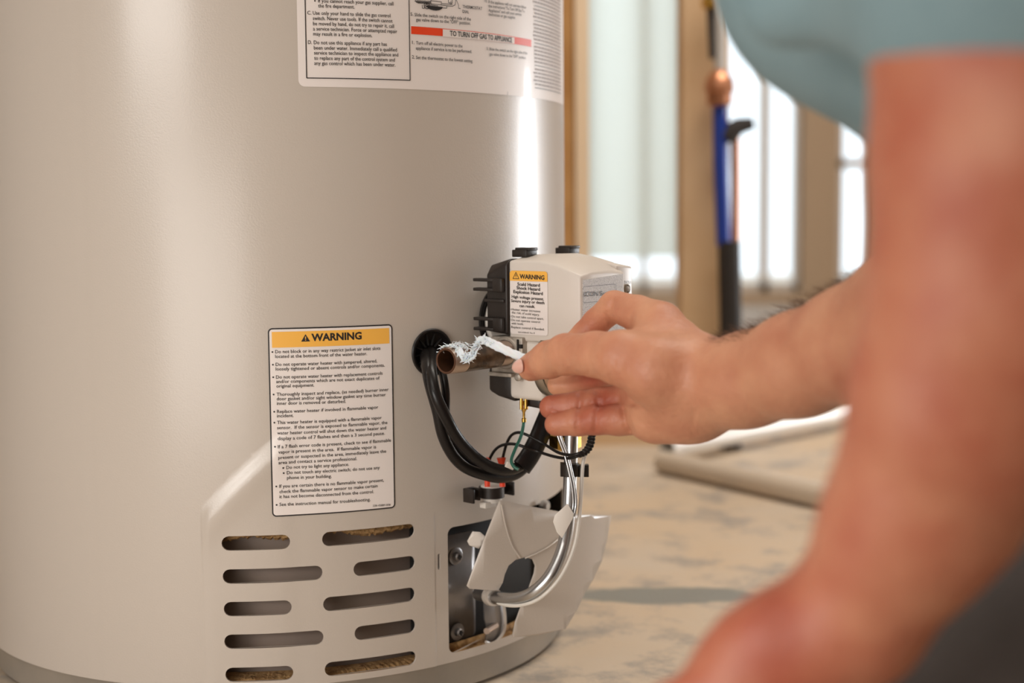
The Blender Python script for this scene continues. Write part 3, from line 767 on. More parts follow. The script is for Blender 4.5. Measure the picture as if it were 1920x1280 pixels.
# warning sticker on the near side
plS = lambda off: (lambda n, z: V(n, TN-off, z))
k = [NS(*cV(*q)) for q in ((348, 296), (822, 316), (800, 1085), (335, 1055))]
x0 = (k[0][0]+k[3][0])/2; x1 = (k[1][0]+k[2][0])/2; z1 = (k[0][1]+k[1][1])/2; z0 = (k[2][1]+k[3][1])/2
x0 = max(x0, .0475)
mb = MB(); rrect(mb, x0, x1, z0, z1, .0022, plS(.0004), 10); vl = mb.build('warning_sticker', 'paper', valve)
zb = NS(*cV(600, 430))[1]
mb = MB(); rrect(mb, x0, x1, zb-.003, z1, .0022, plS(.0006), 10); quad(mb, (x0, zb+.001), (x1, zb+.001), (x1, zb), (x0, zb), plS(.0006), 1)
mb = MB(); xs = [x0, x0+.0006, x0+.0022, x1-.0022, x1-.0006, x1]; dz = [.0022, .0008, 0, 0, .0008, .0022]
vs = []
for x, q in zip(xs, dz): vs += [plS(.0006)(x, z1-q), plS(.0006)(x, zb)]
mb.add(vs, [(2*i, 2*i+1, 2*i+3, 2*i+2) for i in range(5)]); mb.build('header_band', 'orange', vl, smooth=None)
mb = MB(); pv = plS(.0009)
LV = [(478,395,775,412,'WARNING',50,.03),(450,480,720,495,'Scald Hazard',36,.02),(441,525,722,545,'Shock Hazard',36,.02),(403,570,755,595,'Explosion Hazard',36,.02),
(382,628,768,660,'High voltage present.',34,.015),(375,678,775,705,'Severe injury or death',34,.015),(475,738,662,750,'can result.',34,.015),
(383,778,727,803,'Hotter water increases',27,0),(383,815,717,845,'the risk of scald injury.',27,0),(383,862,767,893,'Do not take control apart.',27,0),
(380,905,722,932,'Do not operate control',27,0),(380,945,525,955,'with tools.',27,0),(378,990,775,1020,'Replace control if flooded.',27,0),(460,1048,660,1060,'50014708-001 Rev B',17,0)]
for a, b, c, d, s, cap, bo_ in LV: put_text(mb, s, NS(*cV(a, b)), NS(*cV(c, d)), cap/6.4/2310, pv, bo_)
for q in ((372, 766), (367, 848), (366, 890), (363, 974)): disc(mb, NS(*cV(*q)), 5/6.4/2310, pv, 8)
tri_sign(mb, mb, NS(*cV(434, 364)), 76/6.4/2310, pv, True)
mb.build('lettering', 'black', vl, smooth=None)

# ------------------------------------------------------------------ pipe nipple
nip = thing('pipe_nipple', 'dark iron threaded pipe stub screwed into the side of the gas valve', 'pipe')
pa, L = V(NP, -.129, ZP), .078
prof = [(.020, .0102), (.019, .01065), (.060, .01065), (.061, .0102)]
MB().lathe(pa, tv, [(.017, .0100), (.018, .01065), (.061, .01065), (.062, .0100)], 40, False).build('pipe_body', 'iron', nip)
def threads(d0, d1, name):
    pr = []; d = d0; up_ = d1 > d0
    n_ = 10
    for i in range(n_):
        t = i/n_; s = (d1-d0)/n_
        pr += [(d0+s*i, .00955+.0006*t), (d0+s*(i+.5), .01035+.0004*t)]
    return MB().lathe(pa, tv, pr, 40, False)
threads(0, .018, '').build('thread', 'thread', nip)
threads(.078, .060, '').build('thread', 'thread', nip)
MB().lathe(pa, tv, [(.0, .0101), (-.0004, .0097), (-.0002, .0084), (.070, .0082)], 40, False).build('bore', mat('rust_bore', (.09, .035, .015), .6, .3), nip)
MB().lathe(pa, tv, [(.066, .0079), (.0661, .0)], 30).build('bore_end', 'dark', nip)

# ------------------------------------------------------------------ wiring
har = thing('wiring_harness', 'black cables looping from the jacket grommet to a black sleeve under the valve', 'cable')
def c6(x, y): return (800+x/4.572, 720+y/4.572)
def cable(pts, r, name, m, parent, n=12, k=8, **kw):
    return MB().tube(spline([S(x, y, o) for x, y, o in pts], k), r, n, **kw).build(name, m, parent, smooth=60)
cable([(800, 658, -.012), (798, 668, .006), (801, 690, .026), (806, 720, .034), (820, 770, .036), (830, 815, .035), (848, 852, .034), (872, 876, .034), (905, 889, .035), (940, 895, .036), (972, 886, .037), (1000, 855, .040), (1016, 822, .042)], .0046, 'cable', 'rubber', har)
cable([(812, 650, -.012), (808, 668, .006), (808, 695, .030), (816, 738, .043), (834, 778, .046), (856, 818, .045), (884, 850, .045), (914, 872, .046), (944, 881, .047), (974, 874, .047), (998, 845, .045), (1014, 815, .044)], .0048, 'cable', 'rubber', har)
cable([(815, 660, -.012), (820, 678, .006), (830, 700, .022), (836, 740, .030), (837, 790, .030), (850, 835, .028), (880, 868, .028), (915, 882, .030), (955, 884, .033), (985, 862, .038)], .0034, 'cable', 'rubber', har)
sv = S(1010, 830, .05); 
MB().tube(spline([S(978, 876, .050), S(994, 853, .052), S(1008, 826, .053), S(1021, 795, .054), S(1034, 765, .056)], 6), .0088, 20, flat=((.3, -1, 0), .45)).build('cable_sleeve', 'rubber', har, smooth=60)
def small(pts6, offs, **k):
    pts = []
    for (x, y), o in zip(pts6, offs):
        a, b = c6(x, y); pts.append(S(a, b, o) if a < 1040 else None or P(a, b, o))
    return pts
def wire6(name, p):
    pts = []
    for x, y, D in p: a, b = c6(x, y); pts.append(P(a, b, D))
    return MB().tube(spline(pts, 8), .00125, 8).build(name, 'rubber', har, smooth=60)
wire6('wire', [(527, 690, 1.205), (545, 630, 1.204), (590, 560, 1.20), (650, 522, 1.195), (740, 512, 1.19), (830, 535, 1.185), (960, 580, 1.185), (1100, 622, 1.17), (1220, 634, 1.155), (1330, 600, 1.15), (1395, 530, 1.155), (1415, 430, 1.165), (1400, 330, 1.17)])
wire6('wire', [(648, 680, 1.21), (660, 600, 1.208), (690, 500, 1.205), (730, 435, 1.20), (790, 414, 1.195), (870, 440, 1.19), (1010, 515, 1.185), (1120, 582, 1.165), (1220, 607, 1.15), (1310, 592, 1.145), (1380, 540, 1.15), (1402, 440, 1.16), (1390, 330, 1.17)])
mb = MB()
tw = [P(*c6(x, y), D) for x, y, D in [(1300, 602, 1.147), (1345, 585, 1.147), (1385, 545, 1.15), (1408, 490, 1.155), (1415, 430, 1.16)]]
for i, p in enumerate(spline(tw, 4)):
    if i % 2 == 0: mb.lathe(p-Z*.0006, (0.3, 0.2, 1), [(-.0016, .0022), (-.0008, .0033), (.0008, .0033), (.0016, .0022)], 10)
wr = mb.build('corrugated_sleeve', 'rubber', har)
MB().box(S(956, 873, .053), (.0042, .0012, .0024), (Vector((.8, .5, -.45)).normalized(), Vector((.4, -.9, 0)).normalized(), Vector((.4, 0, .9)).normalized())).build('tape_tab', 'white', har, bevel=.0006)

gw = thing('ground_wire', 'green wire with a brass spade terminal hanging below the valve', 'wire')
gt = P(982, 742, 1.185)
MB().box(gt, (.0032, .0012, .004)).build('spade_tab', 'alu', gw, bevel=.0003)
MB().tube([gt+Vector((-.0018, 0, -.002)), gt+Vector((-.0018, 0, -.011))], [.0017, .0017], 12).tube([gt+Vector((.0018, 0, -.002)), gt+Vector((.0018, 0, -.011))], [.0017, .0017], 12).tube([gt+Vector((0, 0, -.010)), gt+Vector((0, 0, -.0135)), gt+Vector((0, 0, -.018)), gt+Vector((0, 0, -.0185)), gt+Vector((0, 0, -.0215))], [.0028, .0011, .0011, .0019, .0019], 12).build('brass_terminal', 'brass', gw)
MB().tube(spline([gt+Vector((0, 0, -.021)), P(981, 800, 1.182), P(976, 820, 1.178), P(966, 842, 1.170), P(959, 862, 1.164), P(963, 874, 1.160), P(972, 880, 1.158)], 8), .00135, 10).build('green_insulation', 'green', gw, smooth=60)

# ------------------------------------------------------------------ vapour sensor in its clip
sen = thing('vapor_sensor', 'white round sensor with two red terminals held in a black clip on the jacket', 'sensor')
th, z = hit(925, 922, R+.018); sc = Vector(((R+.016)*math.sin(th), -(R+.016)*math.cos(th), z))
sn = Vector((math.sin(th), -math.cos(th), 0)); stt = Vector((math.cos(th), math.sin(th), 0))
MB().lathe(sc, Z, [(-.0045, .0095), (-.0045, .0108), (.0045, .0108), (.0045, .0095)], 36).build('clip_ring', 'plast', sen)
for s, q in ((-1, .021), (1, .017)):
    MB().box(sc+stt*s*q-sn*.006, (.0055, .0012, .0058), (stt, sn, Z)).box(sc+stt*s*(q-.006)-sn*.003, (.0012, .004, .0052), (stt, sn, Z)).box(sc+stt*s*(q+.0045)-sn*.001, (.0012, .006, .0058), (stt, sn, Z)).build('clip_wing', 'plast', sen, bevel=.0004)
MB().lathe(sc, Z, [(-.0085, .0075), (-.0085, .0085), (.0052, .0092), (.0058, .0085), (.0058, .0)], 30).build('sensor_body', 'white', sen)
MB().box(sc+Vector((-.003, -.006, -.0095)), (.0065, .0035, .0025), (stt, sn, Z)).build('sensor_foot', 'white', sen, bevel=.0005)
for px_ in (914, 942):
    b_ = P(px_, 912, 1.205); t_ = P(px_-(1 if px_ < 930 else 2), 858, 1.205)
    MB().tube([b_, b_*.45+t_*.55, b_*.3+t_*.7, t_], [.0024, .0024, .0018, .0040], 12, flat=((0, 1, 0), .7)).build('red_terminal', 'redplastic', sen)

# ------------------------------------------------------------------ burner supply tube
tb = thing('burner_tube', 'bright aluminium tube curving from below the valve into the burner opening', 'tube')
tp = [(1072, 735, 1.185), (1071, 830, 1.18), (1069, 900, 1.175), (1067, 950, 1.17), (1062, 1000, 1.163), (1050, 1045, 1.155), (1030, 1083, 1.150), (1002, 1110, 1.152), (972, 1122, 1.165), (940, 1122, 1.185), (915, 1117, 1.205), (897, 1113, 1.225)]
MB().tube(spline([P(*q) for q in tp], 6), .0056, 20).build('tube', 'alu', tb, smooth=60)
MB().tube([P(926, 1119, 1.195), P(922, 1118, 1.20), P(918, 1117, 1.204)], [.0075, .0082, .0075], 20).build('tube_gasket', 'jacket', tb)
MB().lathe(P(1060, 838, 1.215), Z, [(-.002, .010), (0, .0135), (.010, .0135), (.012, .010)], 6).build('brass_nut', 'brass', tb)
ck = P(1069, 880, 1.172)
MB().lathe(ck, Z, [(-.005, .0064), (-.005, .0076), (.005, .0076), (.005, .0064)], 20).box(ck+Vector((-.0065, .001, 0)), (.0014, .003, .0055)).box(ck+Vector((.0105, .001, -.001)), (.0045, .0035, .0048)).build('tube_clip', 'plast', tb)
for i, dx in enumerate((0, 5)):
    MB().tube(spline([P(x+dx, y, D) for x, y, D in [(1040, 790, 1.165), (1047, 820, 1.160), (1058, 850, 1.158), (1066, 880, 1.155), (1073, 915, 1.153), (1075, 945, 1.152), (1071, 968, 1.150)]], 8), .0011, 8).build('thin_lead', 'alu', tb, smooth=60)
MB().tube(spline([P(x, y, D) for x, y, D in [(1102, 835, 1.17), (1093, 870, 1.165), (1090, 920, 1.16), (1086, 970, 1.155), (1078, 1020, 1.150), (1062, 1062, 1.146), (1040, 1096, 1.144), (1008, 1124, 1.146), (972, 1135, 1.158), (940, 1132, 1.178), (922, 1122, 1.195)]], 8), .0015, 8).build('white_lead', 'wirew', tb, smooth=60)
fl = MB(); tg = [(1064, 944), (1076, 963), (1074, 972), (1054, 1009), (1044, 998), (1037, 978), (1040, 966)]
fl.prism([P(x, y, 1.148) for x, y in tg], (0, .0012, 0)); fl.build('tape_flag', 'white', tb, bevel=.0004)

# ------------------------------------------------------------------ loose access cover
pan = thing('access_cover', 'loose curved beige access cover hanging over the burner opening', 'access cover')
def outline():
    return [(937, 937), (1000, 950), (1068, 962), (1110, 965), (1145, 966), (1138, 1010), (1128, 1050), (1112, 1085), (1096, 1112), (1080, 1145), (1060, 1178), (1010, 1190), (960, 1194),
            (966, 1165), (978, 1132), (992, 1100), (1001, 1075), (1003, 1060), (998, 1048), (985, 1044), (966, 1049), (953, 1060), (946, 1076), (942, 1092), (934, 1106), (905, 1105), (880, 1103), (875, 1098), (905, 1018)]
def pand(px):   # distance of the sheet along the view, following its own bend
    k = (px-960)/FPX; cx, cy, rr_ = .062-CX, CD-.004, .2805     # a second, equal cylinder pushed outwards
    a = k*k+1; b = -(k*cx+cy); c = cx*cx+cy*cy-rr_*rr_
    return (-b-math.sqrt(max(b*b-a*c, 0)))/a
def sheet(poly, dfun, name, m, parent, step=6, th=.001):
    cu = bpy.data.curves.new('s', 'CURVE'); cu.dimensions = '2D'; cu.fill_mode = 'BOTH'
    s = cu.splines.new('POLY'); s.points.add(len(poly)-1)
    for q, (x, y) in zip(s.points, poly): q.co = (x, -y, 0, 1)
    s.use_cyclic_u = True
    o = bpy.data.objects.new('s', cu); me = bpy.data.meshes.new_from_object(o); bpy.data.objects.remove(o)
    bm = bmesh.new(); bm.from_mesh(me)
    xs = [p[0] for p in poly]; x = min(xs)+step
    while x < max(xs):
        bmesh.ops.bisect_plane(bm, geom=bm.verts[:]+bm.edges[:]+bm.faces[:], plane_co=(x, 0, 0), plane_no=(1, 0, 0), dist=1e-4); x += step
    for v in bm.verts: v.co = P(v.co.x, -v.co.y, float(dfun(v.co.x)))
    bm.to_mesh(me); bm.free()
    ob = link(name, me, m, parent, 40)
    md = ob.modifiers.new('s', 'SOLIDIFY'); md.thickness = th; md.offset = 0
    return ob
sheet(outline(), pand, 'cover_sheet', 'jacket', pan)
sheet([(905, 1019), (912, 1007), (900, 997), (886, 996), (876, 1014), (880, 1022), (898, 1028)], lambda x: 1.193, 'hanging_tab', 'cover', pan)
mb = MB(); mb.tube(spline([P(x, y, float(pand(x))-.002) for x, y in [(940, 945), (948, 985), (960, 1022), (975, 1046)]], 6), .0007, 6)
mb.tube(spline([P(x, y, float(pand(x))-.002) for x, y in [(1056, 1004), (1030, 1024), (1005, 1038), (985, 1046)]], 6), .0007, 6)
mb.build('pressed_bead', 'jacket', pan, smooth=60)

# ------------------------------------------------------------------ the man: implicit surface -> mesh
class Field:
    def __init__(s, lo, hi, h):
        s.lo = np.array(lo, float); s.h = h
        s.n = np.ceil((np.array(hi)-s.lo)/h).astype(int)+1
        s.F = np.full(s.n, 1.0, np.float32)
    def sub(s, pts, rad):
        p = np.array(pts); a = np.maximum(((p.min(0)-rad-s.lo)/s.h).astype(int), 0)
        b = np.minimum(((p.max(0)+rad-s.lo)/s.h).astype(int)+2, s.n)
        if (b <= a).any(): return None
        sl = tuple(slice(i, j) for i, j in zip(a, b))
        g = np.meshgrid(*[(s.lo[k]+np.arange(a[k], b[k])*s.h).astype(np.float32) for k in range(3)], indexing='ij')
        return sl, g
    def smin(s, sl, d, k):
        f = s.F[sl]
        if k <= 0: s.F[sl] = np.minimum(f, d); return
        h = np.maximum(k-np.abs(f-d), 0)/k
        s.F[sl] = np.minimum(f, d)-h*h*k*.25
    @staticmethod
    def seg(g, a, b, ra, rb, flat=None):
        a = np.array(a, np.float32); b = np.array(b, np.float32); ab = b-a; L2 = float(ab@ab)+1e-12
        x, y, z = g[0]-a[0], g[1]-a[1], g[2]-a[2]
        t = np.clip((x*ab[0]+y*ab[1]+z*ab[2])/L2, 0, 1)
        x = x-t*ab[0]; y = y-t*ab[1]; z = z-t*ab[2]
        if flat:
            ax, f = flat; q = (x*ax[0]+y*ax[1]+z*ax[2])*(1/f-1)
            x = x+q*ax[0]; y = y+q*ax[1]; z = z+q*ax[2]
            return (np.sqrt(x*x+y*y+z*z)-(ra+(rb-ra)*t))*(f if f < 1 else 1)
        return np.sqrt(x*x+y*y+z*z)-(ra+(rb-ra)*t)
    def chain(s, pts, rads, kj, ki=0.004, flat=None):
        R_ = max(rads)*max(1, 1 if not flat else 1/min(1, flat[1])*0+1)+kj+3*s.h+.004
        r = s.sub(pts, R_)
        if r is None: return
        sl, g = r; d = None
        rads = [q*getattr(s, 'HS', 1) for q in rads]
        for i in range(len(pts)-1):
            e = s.seg(g, pts[i], pts[i+1], rads[i], rads[i+1], flat)
            if d is None: d = e
            else:
                h = np.maximum(ki-np.abs(d-e), 0)/ki; d = np.minimum(d, e)-h*h*ki*.25
        s.smin(sl, d, kj)
    def groove(s, pts, depth, w, sheets=(0,)):
        vw_ = Vector((0, 1, -.1))      # depth > 0 cuts a soft crease, < 0 raises a soft ridge
        r = s.sub(pts, w*3+max(abs(q) for q in sheets))
        if r is None: return
        sl, g = r; d = None
        for sh in sheets:
            for i in range(len(pts)-1):
                e = s.seg(g, pts[i]+vw_*sh, pts[i+1]+vw_*sh, 0, 0); d = e if d is None else np.minimum(d, e)
        s.F[sl] += depth*np.exp(-(d/w)**2)
    def mesh(s):
        F = s.F; n = np.array(F.shape); inside = F < 0
        c = np.zeros(n-1, np.int8)
        for i in (0, 1):
            for j in (0, 1):
                for k in (0, 1): c += inside[i:n[0]-1+i, j:n[1]-1+j, k:n[2]-1+k]
        cells = np.argwhere((c > 0) & (c < 8)); idx = -np.ones(n-1, np.int64); idx[tuple(cells.T)] = np.arange(len(cells))
        acc = np.zeros((len(cells), 3)); cnt = np.zeros(len(cells))
        cs = [(i, j, k) for i in (0, 1) for j in (0, 1) for k in (0, 1)]
        for a in cs:
            for b in cs:
                if sum(b)-sum(a) == 1 and all(y >= x for x, y in zip(a, b)):
                    fa = F[tuple((cells+a).T)]; fb = F[tuple((cells+b).T)]
                    m_ = (fa < 0) != (fb < 0); t = np.where(m_, fa/(fa-fb+1e-20), 0)
                    p = np.array(a)+t[:, None]*(np.array(b)-np.array(a))
                    acc[m_] += p[m_]; cnt[m_] += 1
        v = s.lo+(cells+acc/cnt[:, None])*s.h
        quads = []
        for ax in range(3):
            o = [0, 0, 0]; o[ax] = 1
            A = inside[tuple(slice(0, n[k]-o[k]) for k in range(3))]; B = inside[tuple(slice(o[k], n[k]) for k in range(3))]
            e = np.argwhere(A != B); u, w = (ax+1) % 3, (ax+2) % 3
            e = e[(e[:, u] > 0) & (e[:, w] > 0) & (e[:, u] < n[u]-1) & (e[:, w] < n[w]-1)]
            fl = A[tuple(e.T)]
            def g(du, dw): q = e.copy(); q[:, u] -= du; q[:, w] -= dw; return idx[tuple(q.T)]
            Q = np.stack([g(1, 1), g(0, 1), g(0, 0), g(1, 0)], 1)
            Q[~fl] = Q[~fl][:, ::-1]; quads.append(Q)
        return v, np.concatenate(quads)
def field_mesh(parts):
    vs, qs, k = [], [], 0
    for f in parts:
        v, q = f.mesh(); vs.append(v); qs.append(q+k); k += len(v)
    return np.concatenate(vs), np.concatenate(qs)
def np_object(name, v, q, m, parent=None, smooth_it=2):
    me = bpy.data.meshes.new(name)
    me.vertices.add(len(v)); me.loops.add(len(q)*4); me.polygons.add(len(q))
    me.vertices.foreach_set('co', v.astype(np.float32).ravel())
    me.loops.foreach_set('vertex_index', q.astype(np.int32).ravel())
    me.polygons.foreach_set('loop_start', np.arange(0, len(q)*4, 4, dtype=np.int32))
    me.update(calc_edges=True); me.validate()
    bm = bmesh.new(); bm.from_mesh(me)
    for _ in range(smooth_it): bmesh.ops.smooth_vert(bm, verts=bm.verts, factor=.5, use_axis_x=True, use_axis_y=True, use_axis_z=True)
    bm.to_mesh(me); bm.free()
    return link(name, me, m, parent, 180)
def PL(l): return [P(*q[:3]) for q in l]
def bb(pts, m): a = np.array(pts); return a.min(0)-m, a.max(0)+m
nrm = lambda v: np.array(Vector(v).normalized())

# right arm and hand (reaching the tape)
DH = 0.0
HS = 1.05
FA = [(1312, 732, .962, .0290), (1400, 712, .930, .0292), (1500, 682, .895, .0312), (1600, 643, .860, .0328), (1730, 585, .815, .040), (1850, 540, .775, .044)]
ELB = P(1850, 540, .775*1.05); SHO = P(1960, -180, .90)
hand_pts = PL([(960, 500, .9), (1960, 860, 1.1)])
lo = np.array([.215, P(1850, 600, .75).y-.03, P(1300, 880, 1.0).z]); hi = np.array([ELB.x+.07, P(1100, 600, 1.16).y+.02, P(1850, 400, .80).z+.02])
fr = Field(lo, hi, 0.0014)
vw = nrm((0, 1, -.1))
fr.HS = HS
PL0 = PL
P0 = P
def PL(l): return [P0(q[0], q[1], q[2]*HS) for q in l]
def P(x, y, D): return P0(x, y, D*HS)
fr.chain([P(a, b, c) for a, b, c, d in FA], [q[3] for q in FA], 0.0, .01)
# palm
wr_ = P(1312, 728, .962)
mcp = {'index': P(1232, 618, .992), 'middle': P(1222, 668, .998), 'ring': P(1205, 733, .995), 'little': P(1212, 776, .982)}
cmc = P(1285, 700, .955)
for n_, r_ in (('index', .0155), ('middle', .016), ('ring', .016), ('little', .0150)):
    w_ = wr_.lerp(mcp[n_], .1)+Vector((0, 0, {'index': .012, 'middle': .005, 'ring': -.006, 'little': -.012}[n_]))
    fr.chain([w_, w_.lerp(mcp[n_], .6), mcp[n_]], [.022, .018, r_], .012, .006)
fr.chain(PL([(1268, 772, .965), (1225, 784, .972)]), [.0185, .0150], .012)         # heel of the hand
fr.chain(PL([(1300, 716, .962), (1228, 694, .950), (1165, 672, .959)]), [.0190, .0205, .0172], .020, .01)   # ball of the thumb
fr.chain(PL([(1236, 620, .995), (1215, 645, .975), (1180, 665, .965)]), [.012, .011, .012], .012)        # web
# thumb
fr.chain(PL([(1165, 672, .960), (1118, 664, .975), (1062, 664, .998), (1030, 674, 1.014), (996, 688, 1.028)]), [.0175, .0150, .0138, .0128, .0100], .006, .004)
def finger(pts, rads, kj=.0015):
    p = PL(pts); fr.chain([mcp_p, p[0]] if False else p, rads, kj, .003)
finger([(1240, 606, .993), (1196, 588, 1.012), (1152, 574, 1.030)], [.0150, .0125, .0112], .006)
finger([(1152, 574, 1.030), (1118, 604, 1.040), (1098, 626, 1.042), (1060, 656, 1.036)], [.0108, .0096, .0094, .0078], .002)
finger([(1210, 676, 1.008), (1150, 690, 1.028), (1112, 708, 1.042), (1078, 722, 1.052), (1046, 722, 1.056)], [.0130, .0110, .0105, .0092, .0078], .001)
finger([(1200, 742, .998), (1168, 750, 1.003), (1122, 755, 1.010), (1090, 759, 1.014), (1034, 763, 1.018)], [.0120, .0108, .0104, .0098, .0086], .0008)
finger([(1215, 786, .985), (1160, 787, .990), (1118, 787, .996), (1085, 791, 1.000), (1043, 795, 1.004)], [.0110, .0105, .0100, .0094, .0082], .0008)
# creases and swellings
def gv(l, depth, w): fr.groove(PL(l), depth*1.25, w, [k*w*.8 for k in range(-int(.007/w), int(.014/w)+1)])
surf = lambda x, y, D: (x, y, D)
gv([(1120, 705, .985), (1150, 738, .972), (1195, 757, .960), (1250, 758, .948), (1290, 748, .940)], .0022, .0030)
gv([(1088, 738, 1.000), (1087, 774, .998)], .0012, .0018); gv([(1121, 736, .996), (1123, 772, .994)], .0014, .0018); gv([(1130, 736, .996), (1132, 772, .994)], .0010, .0015)
gv([(1084, 776, .990), (1083, 806, .988)], .0010, .0018); gv([(1118, 772, .985), (1117, 806, .984)], .0012, .0018); gv([(1170, 770, .975), (1185, 806, .972)], .0014, .0022)
gv([(1130, 640, .965), (1122, 700, .962)], .0008, .0016); gv([(1112, 640, .967), (1104, 698, .965)], .0006, .0014)
gv([(1048, 640, .99), (1045, 706, .99)], .0006, .0016)
for i in range(6): gv([(1138+i*13, 668+i*8, .945), (1132+i*15, 700+i*5, .942), (1142+i*15, 732+i*2, .950)], .00055, .0016)
for i in range(3): gv([(1205+i*16, 790-i*6, .962), (1232+i*14, 806-i*4, .965)], .0006, .0018)
gv([(1262, 660, .95), (1240, 690, .94), (1235, 730, .945)], .0007, .002)
gv([(1300, 700, .933), (1300, 790, .936)], .0005, .0020)
gv([(1150, 566, 1.018), (1140, 590, 1.016), (1152, 612, 1.018)], .0014, .0020)
gv([(1330, 745, .925), (1420, 720, .895), (1540, 690, .858)], -.0012, .0045); gv([(1330, 710, .925), (1430, 680, .893), (1540, 650, .855)], -.0010, .004)

vr, qr = field_mesh([fr])
P, PL = P0, PL0

# left arm (close to the camera) with the hand on the knee
LA_ = [(1985, -260, .53, .062), (1950, 20, .52, .057), (1934, 300, .52, .0540), (1892, 560, .525, .0480), (1822, 740, .535, .0425), (1745, 925, .55, .0352), (1690, 1012, .56, .0308), (1603, 1158, .575, .0255)]
fl_lo, fl_hi = bb(PL([q[:3] for q in LA_]+[(1180, 1500, .58)]), .07); fl_lo[2] = max(fl_lo[2], .10)
f2 = Field(fl_lo, fl_hi, .0032)
f2.chain(PL(LA_), [q[3] for q in LA_], 0, .012)
hl = [(1603, 1158, .575, .0255), (1500, 1218, .580, .0248), (1405, 1280, .585, .0235), (1330, 1360, .59, .020)]
f2.chain(PL(hl), [q[3] for q in hl], .015, .01)
f2.chain(PL([(1430, 1185, .575), (1400, 1195, .578)]), [.012, .010], .014)
for i, (x, y) in enumerate([(1255, 1330), (1285, 1385), (1330, 1440), (1390, 1470)]):
    p = PL([(x+70, y-30, .580+.02*i), (x, y, .585+.02*i), (x-40, y+70, .60+.02*i), (x-45, y+130, .62+.02*i)])
    f2.chain(p, [.012, .0105, .0095, .0080], .004)
f2.chain(PL([(1500, 1260, .60), (1430, 1310, .64), (1370, 1350, .66)]), [.016, .012, .010], .008)
v2, q2 = field_mesh([f2])
# trunk, neck, head and the right upper arm (mostly inside clothes)
T0, T1, T2 = P(2500, 950, .74), P(2350, 350, .72), P(2060, -260, .70)
NK, HD = P(1830, -560, .70), P(1660, -800, .70)
HDc = HD
pts3 = [T0, T1, T2, SHO, ELB, P(1985, -260, .53), HD+Vector((-.09, 0, .1)), HD+Vector((0, 0, .14))]
lo3, hi3 = bb(pts3, .16)
f3 = Field(lo3, hi3, .006)
f3.chain([T0, T1, T2], [.135, .125, .135], 0, .05)
f3.chain([P(1990, -270, .55), P(2010, -300, .70), P(1990, -220, .88)], [.06, .08, .06], .05, .03)
f3.chain([SHO, SHO.lerp(ELB, .5), ELB], [.055, .050, .044], .03, .02)
f3.chain([P(1960, -380, .70), NK, HD], [.065, .058, .055], .03, .02)
fd = (HD-NK).normalized(); face_d = Vector((-.85, 0, -.53)).normalized()
hu_ = Vector((-.53, 0, .85)).normalized()
f3.chain([HD+hu_*.03-face_d*.015, HD-hu_*.02+face_d*.02], [.092, .070], .03)
f3.chain([HD-hu_*.06+face_d*.045, HD-hu_*.05+face_d*.02], [.030, .045], .03)
f3.chain([HD+hu_*.015+face_d*.088, HD-hu_*.02+face_d*.112], [.010, .014], .012)
for s_ in (-1, 1):
    f3.chain([HD+Vector((0, s_*.078, 0))+hu_*.02, HD+Vector((0, s_*.082, 0))-hu_*.025], [.016, .010], .006)
    f3.groove([HD+hu_*.022+face_d*.088+Vector((0, s_*.030, 0))]*2, .012, .014)
f3.groove([HD-hu_*.055+face_d*.092+Vector((0, -.022, 0)), HD-hu_*.055+face_d*.092+Vector((0, .022, 0))], .006, .006)
v3, q3 = field_mesh([f3])
allv = np.concatenate([vr, v2, v3]); allq = np.concatenate([qr, q2+len(vr), q3+len(vr)+len(v2)])
body = np_object('person', allv, allq, 'skin', None, 1)
tag(body, 'person in teal shirt and grey trousers, one hand stretching white tape to the pipe stub, other arm close to the camera', 'person')
body['label'] = 'person in teal shirt and dark trousers reaching out with white tape to the pipe stub'
at = body.data.attributes.new('tone', 'FLOAT', 'POINT')
co = np.empty(len(body.data.vertices)*3, np.float32); body.data.vertices.foreach_get('co', co); co = co.reshape(-1, 3)
tone = np.full(len(co), .28, np.float32)
def warm(p, r, a):
    global tone
    d = np.linalg.norm(co-np.array(p, np.float32), axis=1); tone = np.maximum(tone, a*np.exp(-(d/r)**2))
for q, r, a in [((1034, 763, 1.018), .02, .95), ((1085, 760, 1.01), .02, .8), ((1130, 755, 1.0), .02, .85), ((1043, 795, 1.004), .02, .95), ((1120, 790, .99), .03, .8), ((1000, 688, 1.02), .012, .7), ((1110, 610, 1.04), .02, .85), ((1110, 715, 1.03), .025, .9),
                ((1600, 700, .84), .05, .55), ((1950, 100, .52), .12, .95), ((1930, 420, .52), .12, .9), ((1850, 700, .52), .10, .85), ((1450, 1260, .57), .08, .95), ((1330, 1300, .57), .06, .95), ((1760, 900, .54), .08, .75), ((1640, 1110, .56), .06, .7)]:  # near-arm entries also paint in its dimmer light
    warm(P(q[0], q[1], q[2]*(1.05 if q[2] > .8 else 1)), r, a)
at.data.foreach_set('value', tone)
# thumbnail
tn = P(990, 686, 1.026*1.05)
ax_l = (P(1020, 676, 1.063)-P(985, 690, 1.078)).normalized(); nn = Vector((-.55, -.8, .15)); nn = (nn-ax_l*nn.dot(ax_l)).normalized(); bn = ax_l.cross(nn); tn = tn+nn*.0088
mb = MB(); N_ = 16; vs = []
for i in range(6):
    for j in range(N_):
        a = 2*math.pi*j/N_; r_ = (i+.01)/5
        vs.append(tn+ax_l*math.cos(a)*.0062*r_+bn*math.sin(a)*.0052*r_+nn*(.0030-.0022*r_*r_*(math.sin(a)**2)-.0012*r_*r_))
fs = [(i*N_+j, i*N_+(j+1) % N_, (i+1)*N_+(j+1) % N_, (i+1)*N_+j) for i in range(5) for j in range(N_)]
mb.add(vs, fs).build('thumbnail', 'nail', body, smooth=180)
